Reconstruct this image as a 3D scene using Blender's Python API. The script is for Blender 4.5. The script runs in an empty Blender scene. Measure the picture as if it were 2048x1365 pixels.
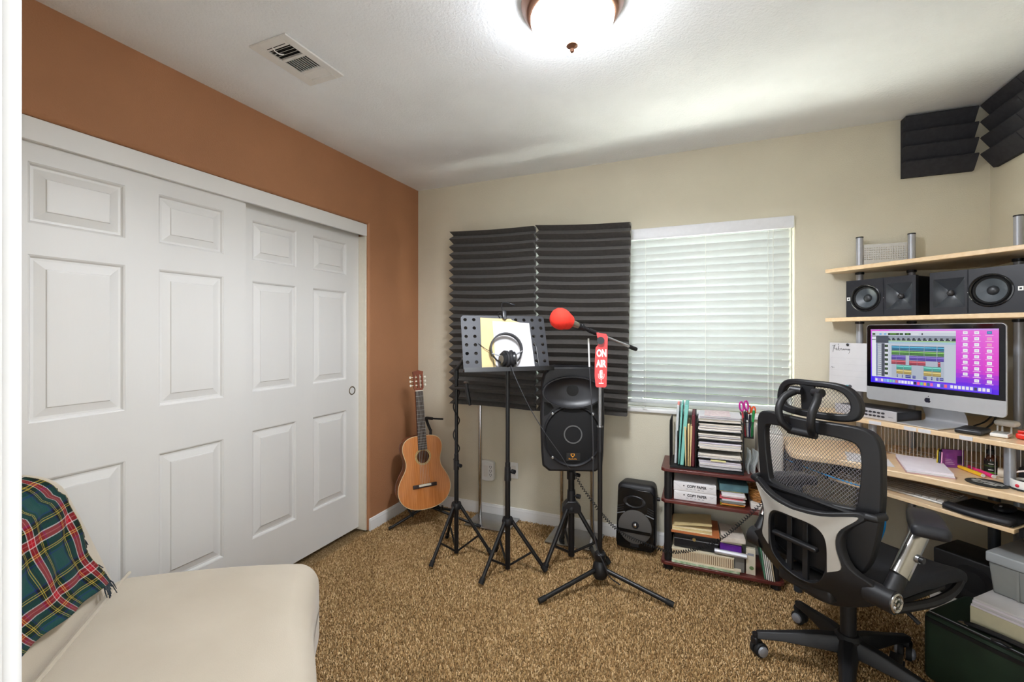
import bpy, bmesh, math, random
from mathutils import Vector, Matrix, Euler
random.seed(7)
PI = math.pi
scene = bpy.context.scene
C = scene.collection

# ------------------------------------------------------------------ camera
cam_data = bpy.data.cameras.new('camera')
cam_data.sensor_width = 36.0
cam_data.lens = 888.14 / 2048.0 * 36.0
cam_data.shift_y = -18.05 / 2048.0
cam_data.clip_start = 0.02
cam = bpy.data.objects.new('camera', cam_data)
C.objects.link(cam)
cam.location = (2.0483, -2.9288, 1.3296)
cam.rotation_euler = (PI / 2, 0, 0.4021)
scene.camera = cam

# ------------------------------------------------------------------ world, sun, exposure
world = bpy.data.worlds.new('world')
scene.world = world
world.use_nodes = True
_bg = world.node_tree.nodes['Background']
_bg.inputs[0].default_value = (0.93, 0.965, 1.0, 1)
_bg.inputs[1].default_value = 0.8
sun_d = bpy.data.lights.new('sun', 'SUN')
sun_d.energy = 16.0
sun_d.angle = 0.03
sun_d.color = (1.0, 0.985, 0.96)
sun = bpy.data.objects.new('sun', sun_d)
C.objects.link(sun)
sun.rotation_euler = (math.radians(-19), math.radians(5), 0)
vs = scene.view_settings
vs.view_transform = 'Standard'
vs.look = 'None'
vs.exposure = 2.06
vs.gamma = 1.0
vs.use_curve_mapping = False
cy = scene.cycles
cy.max_bounces = 7; cy.diffuse_bounces = 5; cy.glossy_bounces = 3; cy.transmission_bounces = 4; cy.transparent_max_bounces = 12
cy.caustics_reflective = False; cy.caustics_refractive = False
cy.adaptive_threshold = 0.03; cy.sample_clamp_indirect = 0.0

# ------------------------------------------------------------------ helpers: colour and materials
def lin(c):
    return tuple((v / 255.0 / 12.92) if v / 255.0 <= 0.04045 else ((v / 255.0 + 0.055) / 1.055) ** 2.4 for v in c)

MATS = {}
def mat(name, rgb, rough=0.5, metal=0.0, var=0.0, vscale=40.0, bump=0.0, bscale=200.0, coat=0.0,
        spec=0.5, emit=None, estr=0.0, trans=0.0, alpha=1.0, sheen=0.0, detail=4.0, rgb2=None, stretch=None):
    """procedural principled material: noise-mixed colour and fine noise relief"""
    if name in MATS:
        return MATS[name]
    m = bpy.data.materials.new(name)
    m.use_nodes = True
    nt = m.node_tree
    b = nt.nodes['Principled BSDF']
    base = lin(rgb)
    b.inputs['Base Color'].default_value = (*base, 1)
    b.inputs['Roughness'].default_value = rough
    b.inputs['Metallic'].default_value = metal
    b.inputs['Specular IOR Level'].default_value = spec
    b.inputs['Coat Weight'].default_value = coat
    b.inputs['Coat Roughness'].default_value = 0.08
    b.inputs['Transmission Weight'].default_value = trans
    b.inputs['Alpha'].default_value = alpha
    b.inputs['Sheen Weight'].default_value = sheen
    if emit:
        b.inputs['Emission Color'].default_value = (*lin(emit), 1)
        b.inputs['Emission Strength'].default_value = estr
    tc = nt.nodes.new('ShaderNodeTexCoord')
    src = tc.outputs['Object']
    if stretch:
        mp = nt.nodes.new('ShaderNodeMapping')
        mp.inputs['Scale'].default_value = stretch
        nt.links.new(src, mp.inputs['Vector'])
        src = mp.outputs['Vector']
    if var > 0 or rgb2:
        n = nt.nodes.new('ShaderNodeTexNoise')
        n.inputs['Scale'].default_value = vscale
        n.inputs['Detail'].default_value = detail
        nt.links.new(src, n.inputs['Vector'])
        r = nt.nodes.new('ShaderNodeValToRGB')
        r.color_ramp.elements[0].position = 0.32
        r.color_ramp.elements[1].position = 0.68
        if rgb2:
            c0, c1 = lin(rgb2), base
        else:
            c0 = tuple(v * (1 - var) for v in base)
            c1 = tuple(min(1, v * (1 + var)) for v in base)
        r.color_ramp.elements[0].color = (*c0, 1)
        r.color_ramp.elements[1].color = (*c1, 1)
        nt.links.new(n.outputs['Fac'], r.inputs['Fac'])
        nt.links.new(r.outputs['Color'], b.inputs['Base Color'])
    if bump > 0:
        n2 = nt.nodes.new('ShaderNodeTexNoise')
        n2.inputs['Scale'].default_value = bscale
        n2.inputs['Detail'].default_value = 3.0
        nt.links.new(src, n2.inputs['Vector'])
        bp = nt.nodes.new('ShaderNodeBump')
        bp.inputs['Strength'].default_value = bump
        bp.inputs['Distance'].default_value = 0.004
        nt.links.new(n2.outputs['Fac'], bp.inputs['Height'])
        nt.links.new(bp.outputs['Normal'], b.inputs['Normal'])
    MATS[name] = m
    return m

def color_attr_mat(name, emit=0.0, rough=0.5):
    """material that shows flat print stored per face in the colour attribute 'print'"""
    if name in MATS:
        return MATS[name]
    m = bpy.data.materials.new(name)
    m.use_nodes = True
    nt = m.node_tree
    b = nt.nodes['Principled BSDF']
    b.inputs['Roughness'].default_value = rough
    at = nt.nodes.new('ShaderNodeAttribute')
    at.attribute_name = 'print'
    if emit > 0:
        b.inputs['Base Color'].default_value = (0.01, 0.01, 0.01, 1)
        nt.links.new(at.outputs['Color'], b.inputs['Emission Color'])
        b.inputs['Emission Strength'].default_value = emit
    else:
        nt.links.new(at.outputs['Color'], b.inputs['Base Color'])
    MATS[name] = m
    return m

# ------------------------------------------------------------------ helpers: meshes
def frame_from(p0, p1):
    z = (Vector(p1) - Vector(p0)).normalized()
    x = z.orthogonal().normalized()
    y = z.cross(x)
    return x, y, z

class MB:
    """collects shapes and links them as ONE mesh object"""
    def __init__(self):
        self.v = []; self.f = []
    def add(self, verts, faces):
        o = len(self.v)
        self.v += [tuple(p) for p in verts]
        self.f += [tuple(i + o for i in f) for f in faces]
        return self
    def box(self, x0, x1, y0, y1, z0, z1):
        v = [(x0,y0,z0),(x1,y0,z0),(x1,y1,z0),(x0,y1,z0),(x0,y0,z1),(x1,y0,z1),(x1,y1,z1),(x0,y1,z1)]
        return self.add(v, [(3,2,1,0),(4,5,6,7),(0,1,5,4),(1,2,6,5),(2,3,7,6),(3,0,4,7)])
    def obox(self, c, s, e=(0,0,0)):
        R = Euler(e).to_matrix(); c = Vector(c)
        v = [c + R @ Vector((sx*s[0]/2, sy*s[1]/2, sz*s[2]/2)) for sz in (-1,1) for sx,sy in ((-1,-1),(1,-1),(1,1),(-1,1))]
        return self.add(v, [(3,2,1,0),(4,5,6,7),(0,1,5,4),(1,2,6,5),(2,3,7,6),(3,0,4,7)])
    def rbox(self, c, s, r, n=4, e=(0,0,0), fn=None, k=2):
        """rounded box; n segments per corner, k extra cuts on flats; fn deforms local points"""
        R = Euler(e).to_matrix(); c = Vector(c)
        hs = [max(1e-6, q/2) for q in s]
        def axis(h):
            rr = min(r, h*0.999)
            a = [-h + rr*(1-math.cos(PI/2*i/n))*1.0 for i in range(n+1)]
            flat = [(-h+rr) + (2*h-2*rr)*j/(k+1) for j in range(1, k+1)]
            return a + flat + [-q for q in reversed(a)]
        ax = [axis(h) for h in hs]
        rr = [min(r, h*0.999) for h in hs]
        verts = []; faces = []; idx = {}
        def put(p):
            q = []
            inner = [max(-(hs[i]-rr[i]), min(hs[i]-rr[i], p[i])) for i in range(3)]
            d = Vector((p[0]-inner[0], p[1]-inner[1], p[2]-inner[2]))
            if d.length > 1e-9:
                # use the axis parameter spread as an angle-like offset
                dn = d.normalized()
                q = Vector(inner) + Vector((dn[0]*rr[0], dn[1]*rr[1], dn[2]*rr[2]))
            else:
                q = Vector(p)
            key = (round(q[0],6), round(q[1],6), round(q[2],6))
            if key not in idx:
                idx[key] = len(verts)
                w = Vector(fn(q)) if fn else q
                verts.append(c + R @ w)
            return idx[key]
        for d in range(3):
            u, w = (d+1) % 3, (d+2) % 3
            for sgn in (-1, 1):
                A, B = ax[u], ax[w]
                for i in range(len(A)-1):
                    for j in range(len(B)-1):
                        q = []
                        for (ii,jj) in ((i,j),(i+1,j),(i+1,j+1),(i,j+1)):
                            p = [0,0,0]; p[d] = sgn*hs[d]; p[u] = A[ii]; p[w] = B[jj]
                            q.append(put(p))
                        q2 = []
                        for t in q:
                            if t not in q2: q2.append(t)
                        if len(q2) >= 3:
                            faces.append(tuple(q2) if sgn > 0 else tuple(reversed(q2)))
        return self.add(verts, faces)
    def cyl(self, p0, p1, r0, r1=None, seg=16, caps=True):
        r1 = r0 if r1 is None else r1
        x, y, z = frame_from(p0, p1)
        v = []
        for p, r in ((Vector(p0), r0), (Vector(p1), r1)):
            for i in range(seg):
                a = 2*PI*i/seg
                v.append(p + x*math.cos(a)*r + y*math.sin(a)*r)
        f = [(i, (i+1)%seg, seg+(i+1)%seg, seg+i) for i in range(seg)]
        if caps:
            f += [tuple(reversed(range(seg))), tuple(range(seg, 2*seg))]
        return self.add(v, f)
    def tube(self, pts, r, seg=8, caps=True, closed=False):
        P = [Vector(p) for p in pts]; n = len(P)
        rs = r if isinstance(r, (list, tuple)) else [r]*n
        v = []; prev = None
        for i in range(n):
            if closed:
                t = P[(i+1)%n] - P[i-1]
            else:
                t = P[min(i+1, n-1)] - P[max(i-1, 0)]
            t.normalize()
            if prev is None:
                x = t.orthogonal().normalized()
            else:
                x = prev - t*prev.dot(t)
                x = x.normalized() if x.length > 1e-6 else t.orthogonal().normalized()
            prev = x; y = t.cross(x)
            for k in range(seg):
                a = 2*PI*k/seg
                v.append(P[i] + x*math.cos(a)*rs[i] + y*math.sin(a)*rs[i])
        f = []
        for i in range(n if closed else n-1):
            j = (i+1) % n
            for k in range(seg):
                f.append((i*seg+k, i*seg+(k+1)%seg, j*seg+(k+1)%seg, j*seg+k))
        if caps and not closed:
            f += [tuple(reversed(range(seg))), tuple(range((n-1)*seg, n*seg))]
        return self.add(v, f)
    def lathe(self, prof, o=(0,0,0), axis=(0,0,1), seg=32, xdir=None, sx=1.0, sy=1.0):
        z = Vector(axis).normalized()
        x = Vector(xdir).normalized() if xdir else z.orthogonal().normalized()
        y = z.cross(x); o = Vector(o)
        v = []; f = []; rows = []
        for (r, h) in prof:
            if r < 1e-6:
                rows.append([len(v)]); v.append(o + z*h)
            else:
                row = []
                for i in range(seg):
                    a = 2*PI*i/seg
                    row.append(len(v)); v.append(o + z*h + x*math.cos(a)*r*sx + y*math.sin(a)*r*sy)
                rows.append(row)
        for A, B in zip(rows[:-1], rows[1:]):
            for i in range(seg):
                j = (i+1) % seg
                if len(A) == 1 and len(B) == 1: continue
                if len(A) == 1: f.append((A[0], B[j], B[i]))
                elif len(B) == 1: f.append((A[i], A[j], B[0]))
                else: f.append((A[i], A[j], B[j], B[i]))
        return self.add(v, f)
    def prism(self, poly, h0, h1, fn=None):
        """polygon in a plane, extruded from h0 to h1; fn maps (u, v, h) to a point"""
        fn = fn or (lambda u, v, h: (u, v, h))
        n = len(poly)
        v = [fn(u, w, h0) for u, w in poly] + [fn(u, w, h1) for u, w in poly]
        f = [tuple(reversed(range(n))), tuple(range(n, 2*n))] + [(i, (i+1)%n, n+(i+1)%n, n+i) for i in range(n)]
        return self.add(v, f)
    def ring(self, outer, inner, h0, h1, fn=None):
        """plate with one hole: outer and inner loops with the same number of points"""
        fn = fn or (lambda u, v, h: (u, v, h))
        n = len(outer)
        v = [fn(*p, h0) for p in outer] + [fn(*p, h0) for p in inner] + [fn(*p, h1) for p in outer] + [fn(*p, h1) for p in inner]
        f = []
        for i in range(n):
            j = (i+1) % n
            f += [(j, i, n+i, n+j), (2*n+i, 2*n+j, 3*n+j, 3*n+i), (i, j, 2*n+j, 2*n+i), (n+j, n+i, 3*n+i, 3*n+j)]
        return self.add(v, f)
    def sphere(self, c, r, seg=20, rings=12, s=(1,1,1)):
        prof = [(r*math.sin(PI*i/rings), -r*math.cos(PI*i/rings)) for i in range(rings+1)]
        prof[0] = (0, -r); prof[-1] = (0, r)
        m = MB().lathe(prof, seg=seg)
        return self.add([(c[0]+p[0]*s[0], c[1]+p[1]*s[1], c[2]+p[2]*s[2]) for p in m.v], m.f)
    def grid(self, fn, nu, nv):
        v = [fn(i/nu, j/nv) for j in range(nv+1) for i in range(nu+1)]
        f = [(j*(nu+1)+i, j*(nu+1)+i+1, (j+1)*(nu+1)+i+1, (j+1)*(nu+1)+i) for j in range(nv) for i in range(nu)]
        return self.add(v, f)
    def xf(self, M):
        self.v = [tuple(M @ Vector(p)) for p in self.v]
        return self
    def build(self, name, material, parent=None, smooth=40, bevel=0.0, bseg=2, sub=0, fix=True):
        me = bpy.data.meshes.new(name)
        me.from_pydata(self.v, [], self.f)
        me.validate()
        if fix:
            bm = bmesh.new(); bm.from_mesh(me)
            bmesh.ops.recalc_face_normals(bm, faces=bm.faces)
            bm.to_mesh(me); bm.free()
        me.materials.append(material)
        if smooth:
            me.shade_smooth()
            me.set_sharp_from_angle(angle=math.radians(smooth))
        o = bpy.data.objects.new(name, me)
        C.objects.link(o)
        if parent: o.parent = parent
        if bevel > 0:
            b = o.modifiers.new('bevel', 'BEVEL'); b.width = bevel; b.segments = bseg
            b.limit_method = 'ANGLE'; b.angle_limit = math.radians(40)
        if sub:
            s = o.modifiers.new('sub', 'SUBSURF'); s.levels = sub; s.render_levels = sub
        return o

def tag(o, label=None, cat=None, group=None, kind=None):
    if label: o['label'] = label
    if cat: o['category'] = cat
    if group: o['group'] = group
    if kind: o['kind'] = kind
    return o

def thing(name, label, cat, loc=(0,0,0), rot=(0,0,0), group=None):
    o = bpy.data.objects.new(name, None)
    o.empty_display_size = 0.05
    C.objects.link(o)
    o.location = loc; o.rotation_euler = rot
    return tag(o, label, cat, group)

def copy_tree(o, parent=None):
    c = o.copy(); C.objects.link(c)
    if parent: c.parent = parent
    for ch in list(o.children): copy_tree(ch, c)
    return c

def put(o, loc, rot=(0,0,0)):
    o.location = loc; o.rotation_euler = rot
    return o

def text_mesh(name, s, size, material, parent, loc, rot, extrude=0.0004, align='CENTER', sx=1.0, bold=0.0):
    cu = bpy.data.curves.new(name, 'FONT')
    cu.body = s; cu.size = size; cu.extrude = extrude; cu.offset = bold
    cu.align_x = align; cu.align_y = 'CENTER'
    tmp = bpy.data.objects.new(name + '_tmp', cu)
    C.objects.link(tmp)
    dg = bpy.context.evaluated_depsgraph_get()
    me = bpy.data.meshes.new_from_object(tmp.evaluated_get(dg))
    bpy.data.objects.remove(tmp)
    me.materials.clear(); me.materials.append(material)
    o = bpy.data.objects.new(name, me); C.objects.link(o)
    o.parent = parent; o.location = loc; o.rotation_euler = rot; o.scale = (sx, 1, 1)
    return o

def printed(name, rects, material, parent, fn):
    """flat print: list of (u0,u1,v0,v1,rgb) laid over each other; fn maps (u,v,layer) to a point"""
    v = []; f = []; cols = []
    for k, (u0, u1, v0, v1, rgb) in enumerate(rects):
        o = len(v)
        h = k
        v += [fn(u0,v0,h), fn(u1,v0,h), fn(u1,v1,h), fn(u0,v1,h)]
        f.append((o, o+1, o+2, o+3)); cols.append(lin(rgb))
    me = bpy.data.meshes.new(name)
    me.from_pydata(v, [], f)
    at = me.color_attributes.new('print', 'FLOAT_COLOR', 'CORNER')
    for i, p in enumerate(me.polygons):
        for li in p.loop_indices: at.data[li].color = (*cols[i], 1)
    me.materials.append(material)
    o = bpy.data.objects.new(name, me); C.objects.link(o)
    if parent: o.parent = parent
    return o

def smooth_path(pts, n=8):
    P = [Vector(p) for p in pts]; out = []
    for i in range(len(P)-1):
        p0 = P[max(i-1,0)]; p1 = P[i]; p2 = P[i+1]; p3 = P[min(i+2,len(P)-1)]
        for k in range(n):
            t = k/n
            out.append(0.5*((2*p1)+(p2-p0)*t+(2*p0-5*p1+4*p2-p3)*t*t+(3*p1-p0-3*p2+p3)*t**3))
    out.append(P[-1])
    return out

# ------------------------------------------------------------------ materials
BLACK = mat('black_plastic', (24,24,27), 0.42, var=0.15, vscale=30, bump=0.05, bscale=900)
BLACKM = mat('black_painted_metal', (20,20,22), 0.35, var=0.1, vscale=60)
BLACKS = mat('black_satin_plastic', (33,34,38), 0.32, var=0.08)
RUBBER = mat('black_rubber', (18,18,19), 0.7, bump=0.05)
CHROME = mat('chrome', (205,205,208), 0.12, metal=1.0, var=0.03)
STEEL = mat('brushed_steel', (168,170,174), 0.3, metal=1.0, var=0.05, vscale=80)
GREYMETAL = mat('grey_painted_metal', (150,153,160), 0.35, metal=0.4, var=0.05)
WHITEP = mat('white_plastic', (232,231,228), 0.35, var=0.02)
PAPER = mat('white_paper', (212,210,213), 0.75, var=0.03, vscale=15)
MANILA = mat('manila_card', (222,198,144), 0.7, var=0.05, vscale=25)
BIRCH = mat('birch_laminate', (234,206,168), 0.32, rgb2=(224,192,150), vscale=6, stretch=(1.5,14,14), coat=0.1)
CHERRY = mat('cherry_laminate', (104,46,40), 0.35, rgb2=(84,34,30), vscale=7, stretch=(1.5,16,16), coat=0.15)
# ================================================================== THE SETTING
H = 2.44; W = 3.3565; YN = -2.815
WALL_BROWN = mat('brown_wall_paint', (172,121,85), 0.7, var=0.05, vscale=3, bump=0.35, bscale=170)
WALL_BEIGE = mat('beige_wall_paint', (214,207,187), 0.75, var=0.03, vscale=3, bump=0.35, bscale=170)
CEIL = mat('white_ceiling_texture', (238,241,245), 0.85, var=0.03, vscale=4, bump=0.6, bscale=110)
TRIMW = mat('white_trim_paint', (229,228,226), 0.4, var=0.015, vscale=5)
DOORW = mat('white_door_paint', (222,221,219), 0.42, var=0.015, vscale=5, bump=0.06, bscale=60, stretch=(1,1,0.15))

def carpet_material():
    m = bpy.data.materials.new('brown_frieze_carpet'); m.use_nodes = True
    nt = m.node_tree; b = nt.nodes['Principled BSDF']
    b.inputs['Roughness'].default_value = 0.95
    b.inputs['Specular IOR Level'].default_value = 0.1
    tc = nt.nodes.new('ShaderNodeTexCoord')
    n1 = nt.nodes.new('ShaderNodeTexNoise'); n1.inputs['Scale'].default_value = 150; n1.inputs['Detail'].default_value = 6; n1.inputs['Roughness'].default_value = 0.75
    n2 = nt.nodes.new('ShaderNodeTexNoise'); n2.inputs['Scale'].default_value = 3.2; n2.inputs['Detail'].default_value = 3
    v = nt.nodes.new('ShaderNodeTexVoronoi'); v.inputs['Scale'].default_value = 210
    r = nt.nodes.new('ShaderNodeValToRGB')
    e = r.color_ramp.elements
    e[0].position = 0.36; e[0].color = (*lin((104,78,48)), 1)
    e[1].position = 0.64; e[1].color = (*lin((232,204,160)), 1)
    k = e.new(0.5); k.color = (*lin((176,144,100)), 1)
    mx = nt.nodes.new('ShaderNodeMix'); mx.data_type = 'RGBA'; mx.blend_type = 'MULTIPLY'
    mx.inputs[0].default_value = 0.5
    r2 = nt.nodes.new('ShaderNodeValToRGB')
    r2.color_ramp.elements[0].position = 0.35; r2.color_ramp.elements[0].color = (0.78,0.76,0.72,1)
    r2.color_ramp.elements[1].position = 0.65; r2.color_ramp.elements[1].color = (1,1,1,1)
    L = nt.links.new
    for n in (n1, n2, v): L(tc.outputs['Object'], n.inputs['Vector'])
    L(n1.outputs['Fac'], r.inputs['Fac']); L(n2.outputs['Fac'], r2.inputs['Fac'])
    L(r.outputs['Color'], mx.inputs[6]); L(r2.outputs['Color'], mx.inputs[7])
    L(mx.outputs[2], b.inputs['Base Color'])
    ad = nt.nodes.new('ShaderNodeMath'); ad.operation = 'ADD'
    L(n1.outputs['Fac'], ad.inputs[0]); L(v.outputs['Distance'], ad.inputs[1])
    bp = nt.nodes.new('ShaderNodeBump'); bp.inputs['Strength'].default_value = 1.0; bp.inputs['Distance'].default_value = 0.012
    L(ad.outputs[0], bp.inputs['Height']); L(bp.outputs['Normal'], b.inputs['Normal'])
    return m
CARPET = carpet_material()

floor = tag(MB().box(-0.72, W+0.12, YN-0.12, 0.14, -0.06, -0.010).build('floor', CARPET, smooth=0), kind='structure')
# cut pile: one leaning tuft per square centimetre, joined into one part
import numpy as np
rg = np.random.default_rng(4)
gx, gy = np.meshgrid(np.arange(0.004, W, 0.0082), np.arange(YN, -0.002, 0.0082))
gx = (gx + rg.uniform(-.004, .004, gx.shape)).ravel(); gy = (gy + rg.uniform(-.004, .004, gy.shape)).ravel()
nT = gx.size
ang = rg.uniform(0, 2*np.pi, nT); lean = rg.uniform(0, .007, nT); hh = rg.uniform(.007, .0125, nT); rad = rg.uniform(.0026, .0044, nT)
la = rg.uniform(0, 2*np.pi, nT)
co = np.zeros((nT, 7, 3), np.float32)
for k in range(3):
    a = ang + k*2*np.pi/3
    co[:, k, 0] = gx + np.cos(a)*rad; co[:, k, 1] = gy + np.sin(a)*rad; co[:, k, 2] = -0.0105
    co[:, 3+k, 0] = gx + np.cos(a+.5)*rad*.85 + np.cos(la)*lean*.6; co[:, 3+k, 1] = gy + np.sin(a+.5)*rad*.85 + np.sin(la)*lean*.6; co[:, 3+k, 2] = -0.0105 + hh*.7
co[:, 6, 0] = gx + np.cos(la)*lean; co[:, 6, 1] = gy + np.sin(la)*lean; co[:, 6, 2] = -0.0105 + hh
co[:, :, 0] = np.clip(co[:, :, 0], 0.001, W-0.001); co[:, :, 1] = np.clip(co[:, :, 1], YN+0.001, -0.001)
tri = np.array([[0,1,4],[0,4,3],[1,2,5],[1,5,4],[2,0,3],[2,3,5],[3,4,6],[4,5,6],[5,3,6]], np.int32)
idx = (tri[None] + (np.arange(nT, dtype=np.int32)*7)[:, None, None]).reshape(-1)
me = bpy.data.meshes.new('carpet_pile')
me.vertices.add(nT*7); me.vertices.foreach_set('co', co.reshape(-1))
me.loops.add(idx.size); me.loops.foreach_set('vertex_index', idx)
me.polygons.add(idx.size//3); me.polygons.foreach_set('loop_start', np.arange(0, idx.size, 3, dtype=np.int32)); me.polygons.foreach_set('loop_total', np.full(idx.size//3, 3, np.int32))
me.update(calc_edges=True); me.shade_smooth()
pile = bpy.data.objects.new('carpet_pile', me); C.objects.link(pile); pile.parent = floor; tag(pile, kind='stuff')
pm = bpy.data.materials.new('brown_frieze_yarn'); pm.use_nodes = True
nt = pm.node_tree; pb = nt.nodes['Principled BSDF']; pb.inputs['Roughness'].default_value = 0.95; pb.inputs['Specular IOR Level'].default_value = 0.05
ge = nt.nodes.new('ShaderNodeNewGeometry'); rp = nt.nodes.new('ShaderNodeValToRGB')
e = rp.color_ramp.elements; e[0].position = 0.0; e[0].color = (*lin((84,60,36)),1); e[1].position = 1.0; e[1].color = (*lin((238,208,164)),1)
k_ = e.new(0.30); k_.color = (*lin((160,126,84)),1); k_ = e.new(0.75); k_.color = (*lin((206,172,124)),1)
tcn = nt.nodes.new('ShaderNodeTexCoord'); nz = nt.nodes.new('ShaderNodeTexNoise'); nz.inputs['Scale'].default_value = 4.0; nz.inputs['Detail'].default_value = 4
ad = nt.nodes.new('ShaderNodeMath'); ad.operation = 'MULTIPLY_ADD'; ad.inputs[1].default_value = 0.75
ms_ = nt.nodes.new('ShaderNodeMath'); ms_.operation = 'MULTIPLY'; ms_.inputs[1].default_value = 0.35
L_ = nt.links.new
L_(tcn.outputs['Object'], nz.inputs['Vector']); L_(nz.outputs['Fac'], ms_.inputs[0]); L_(ge.outputs['Random Per Island'], ad.inputs[0]); L_(ms_.outputs[0], ad.inputs[2])
L_(ad.outputs[0], rp.inputs['Fac']); L_(rp.outputs['Color'], pb.inputs['Base Color'])
me.materials.append(pm)
tag(MB().box(-0.12, W+0.12, YN-0.12, 0.14, H, H+0.08).build('ceiling', CEIL, smooth=0), kind='structure')
tag(MB().box(W, W+0.12, YN-0.12, 0.14, 0, H).build('wall_right', WALL_BEIGE, smooth=0), kind='structure')

# back wall with the window opening; rounded right reveal
WX0, WX1, WZ0, WZ1 = 0.72, 2.535, 0.845, 1.985
b = MB()
b.box(-0.12, WX0, 0, 0.14, 0, H); b.box(WX1, W, 0, 0.14, 0, H)
b.box(WX0, WX1, 0, 0.14, 0, WZ0); b.box(WX0, WX1, 0, 0.14, WZ1, H)
tag(b.build('wall_back', WALL_BEIGE, smooth=0), kind='structure')

# left wall with the closet recess and rounded plaster corners
CY0, CY1, CZ = -2.36, -0.568, 2.052
R = 0.018
b = MB()
b.box(-0.12, 0, CY1+R, 0, 0, H); b.box(-0.12, 0, YN-0.12, CY0-R, 0, H)
b.box(-0.12, 0, CY0-R, CY1+R, CZ+R, H)
def quarter(cx, cz, a0, a1, rr, n=6):
    return [(cx+rr*math.cos(a0+(a1-a0)*i/n), cz+rr*math.sin(a0+(a1-a0)*i/n)) for i in range(n+1)]
# bullnose strips: top edge (in x,z) and right edge (in x,y)
prof = quarter(-R, CZ+R, 0, -PI/2, R) + [(-0.12, CZ), (-0.12, CZ+R)]
b.prism(prof, CY0-R, CY1+R, lambda u, v, h: (u, h, v))
prof = quarter(-R, CY1+R, 0, -PI/2, R) + [(-0.12, CY1), (-0.12, CY1+R)]
b.prism(prof, 0, CZ+R, lambda u, v, h: (u, v, h))
wl = b.build('wall_left', WALL_BROWN, smooth=50)
tag(wl, kind='structure')
b = MB()
b.box(-0.72, -0.70, CY0-0.2, CY1+0.2, 0, H); b.box(-0.72, -0.12, CY0-0.2, CY0-0.18, 0, H)
b.box(-0.72, -0.12, CY1+0.18, CY1+0.2, 0, H); b.box(-0.72, -0.12, CY0-0.2, CY1+0.2, H-0.02, H)
tag(b.build('wall_closet', TRIMW, smooth=0), kind='structure')

# near wall with the open doorway the room is seen from
DX0, DX1, DZ = 1.690, 2.47, 2.04
b = MB()
b.box(-0.12, DX0-0.015, YN-0.115, YN, 0, H); b.box(DX1+0.015, W, YN-0.115, YN, 0, H); b.box(DX0-0.015, DX1+0.015, YN-0.115, YN, DZ+0.015, H)
tag(b.build('wall_front', WALL_BEIGE, smooth=0), kind='structure')
b = MB()
for x0, x1 in ((DX0-0.075, DX0-0.006), (DX1+0.006, DX1+0.075)): b.box(x0, x1, YN, YN+0.014, 0, DZ+0.075)
b.box(DX0-0.006, DX1+0.006, YN, YN+0.014, DZ+0.006, DZ+0.075)
b.box(DX0-0.015, DX0, YN-0.115, YN+0.004, 0, DZ); b.box(DX1, DX1+0.015, YN-0.115, YN+0.004, 0, DZ); b.box(DX0-0.015, DX1+0.015, YN-0.115, YN+0.004, DZ, DZ+0.015)
tag(b.build('trim_1', TRIMW, bevel=0.004), kind='structure')

# baseboards with a stepped top
def baseboard(name, p0, p1, nrm):
    prof = [(0,-0.01),(0.013,-0.01),(0.013,0.045),(0.011,0.05),(0.011,0.058),(0.008,0.063),(0.006,0.072),(0,0.075)]
    d = Vector((p1[0]-p0[0], p1[1]-p0[1], 0)); L = d.length; d.normalize(); n = Vector((*nrm, 0)); o = Vector((*p0, 0))
    m = MB().prism(prof, 0, L, lambda u, v, h: o + n*u + d*h + Vector((0,0,v)))
    tag(m.build(name, TRIMW, smooth=30), kind='structure')
baseboard('baseboard_left', (0, CY1+0.004), (0, -0.0005), (1,0))
baseboard('baseboard_back', (0.0135, 0), (W-0.0135, 0), (0,-1))
baseboard('baseboard_right', (W, -0.0005), (W, YN), (-1,0))
baseboard('baseboard_front', (0.0, YN), (DX0-0.077, YN), (0,1))

# closet: fascia board, jamb and the two sliding six-panel doors
tag(MB().box(-0.03, -0.012, CY0, CY1-0.001, 1.972, CZ-0.001).build('trim_2', TRIMW, bevel=0.002), kind='structure')
b = MB().box(-0.118, -0.014, CY1-0.012, CY1-0.0005, 0.0, 1.9715)
b.box(-0.118, -0.014, CY0+0.0005, CY0+0.012, 0.0, 1.9715)
tag(b.build('trim_3', mat('cream_jamb_paint', (226,219,203), 0.5, var=0.02), bevel=0.002), kind='structure')

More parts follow.
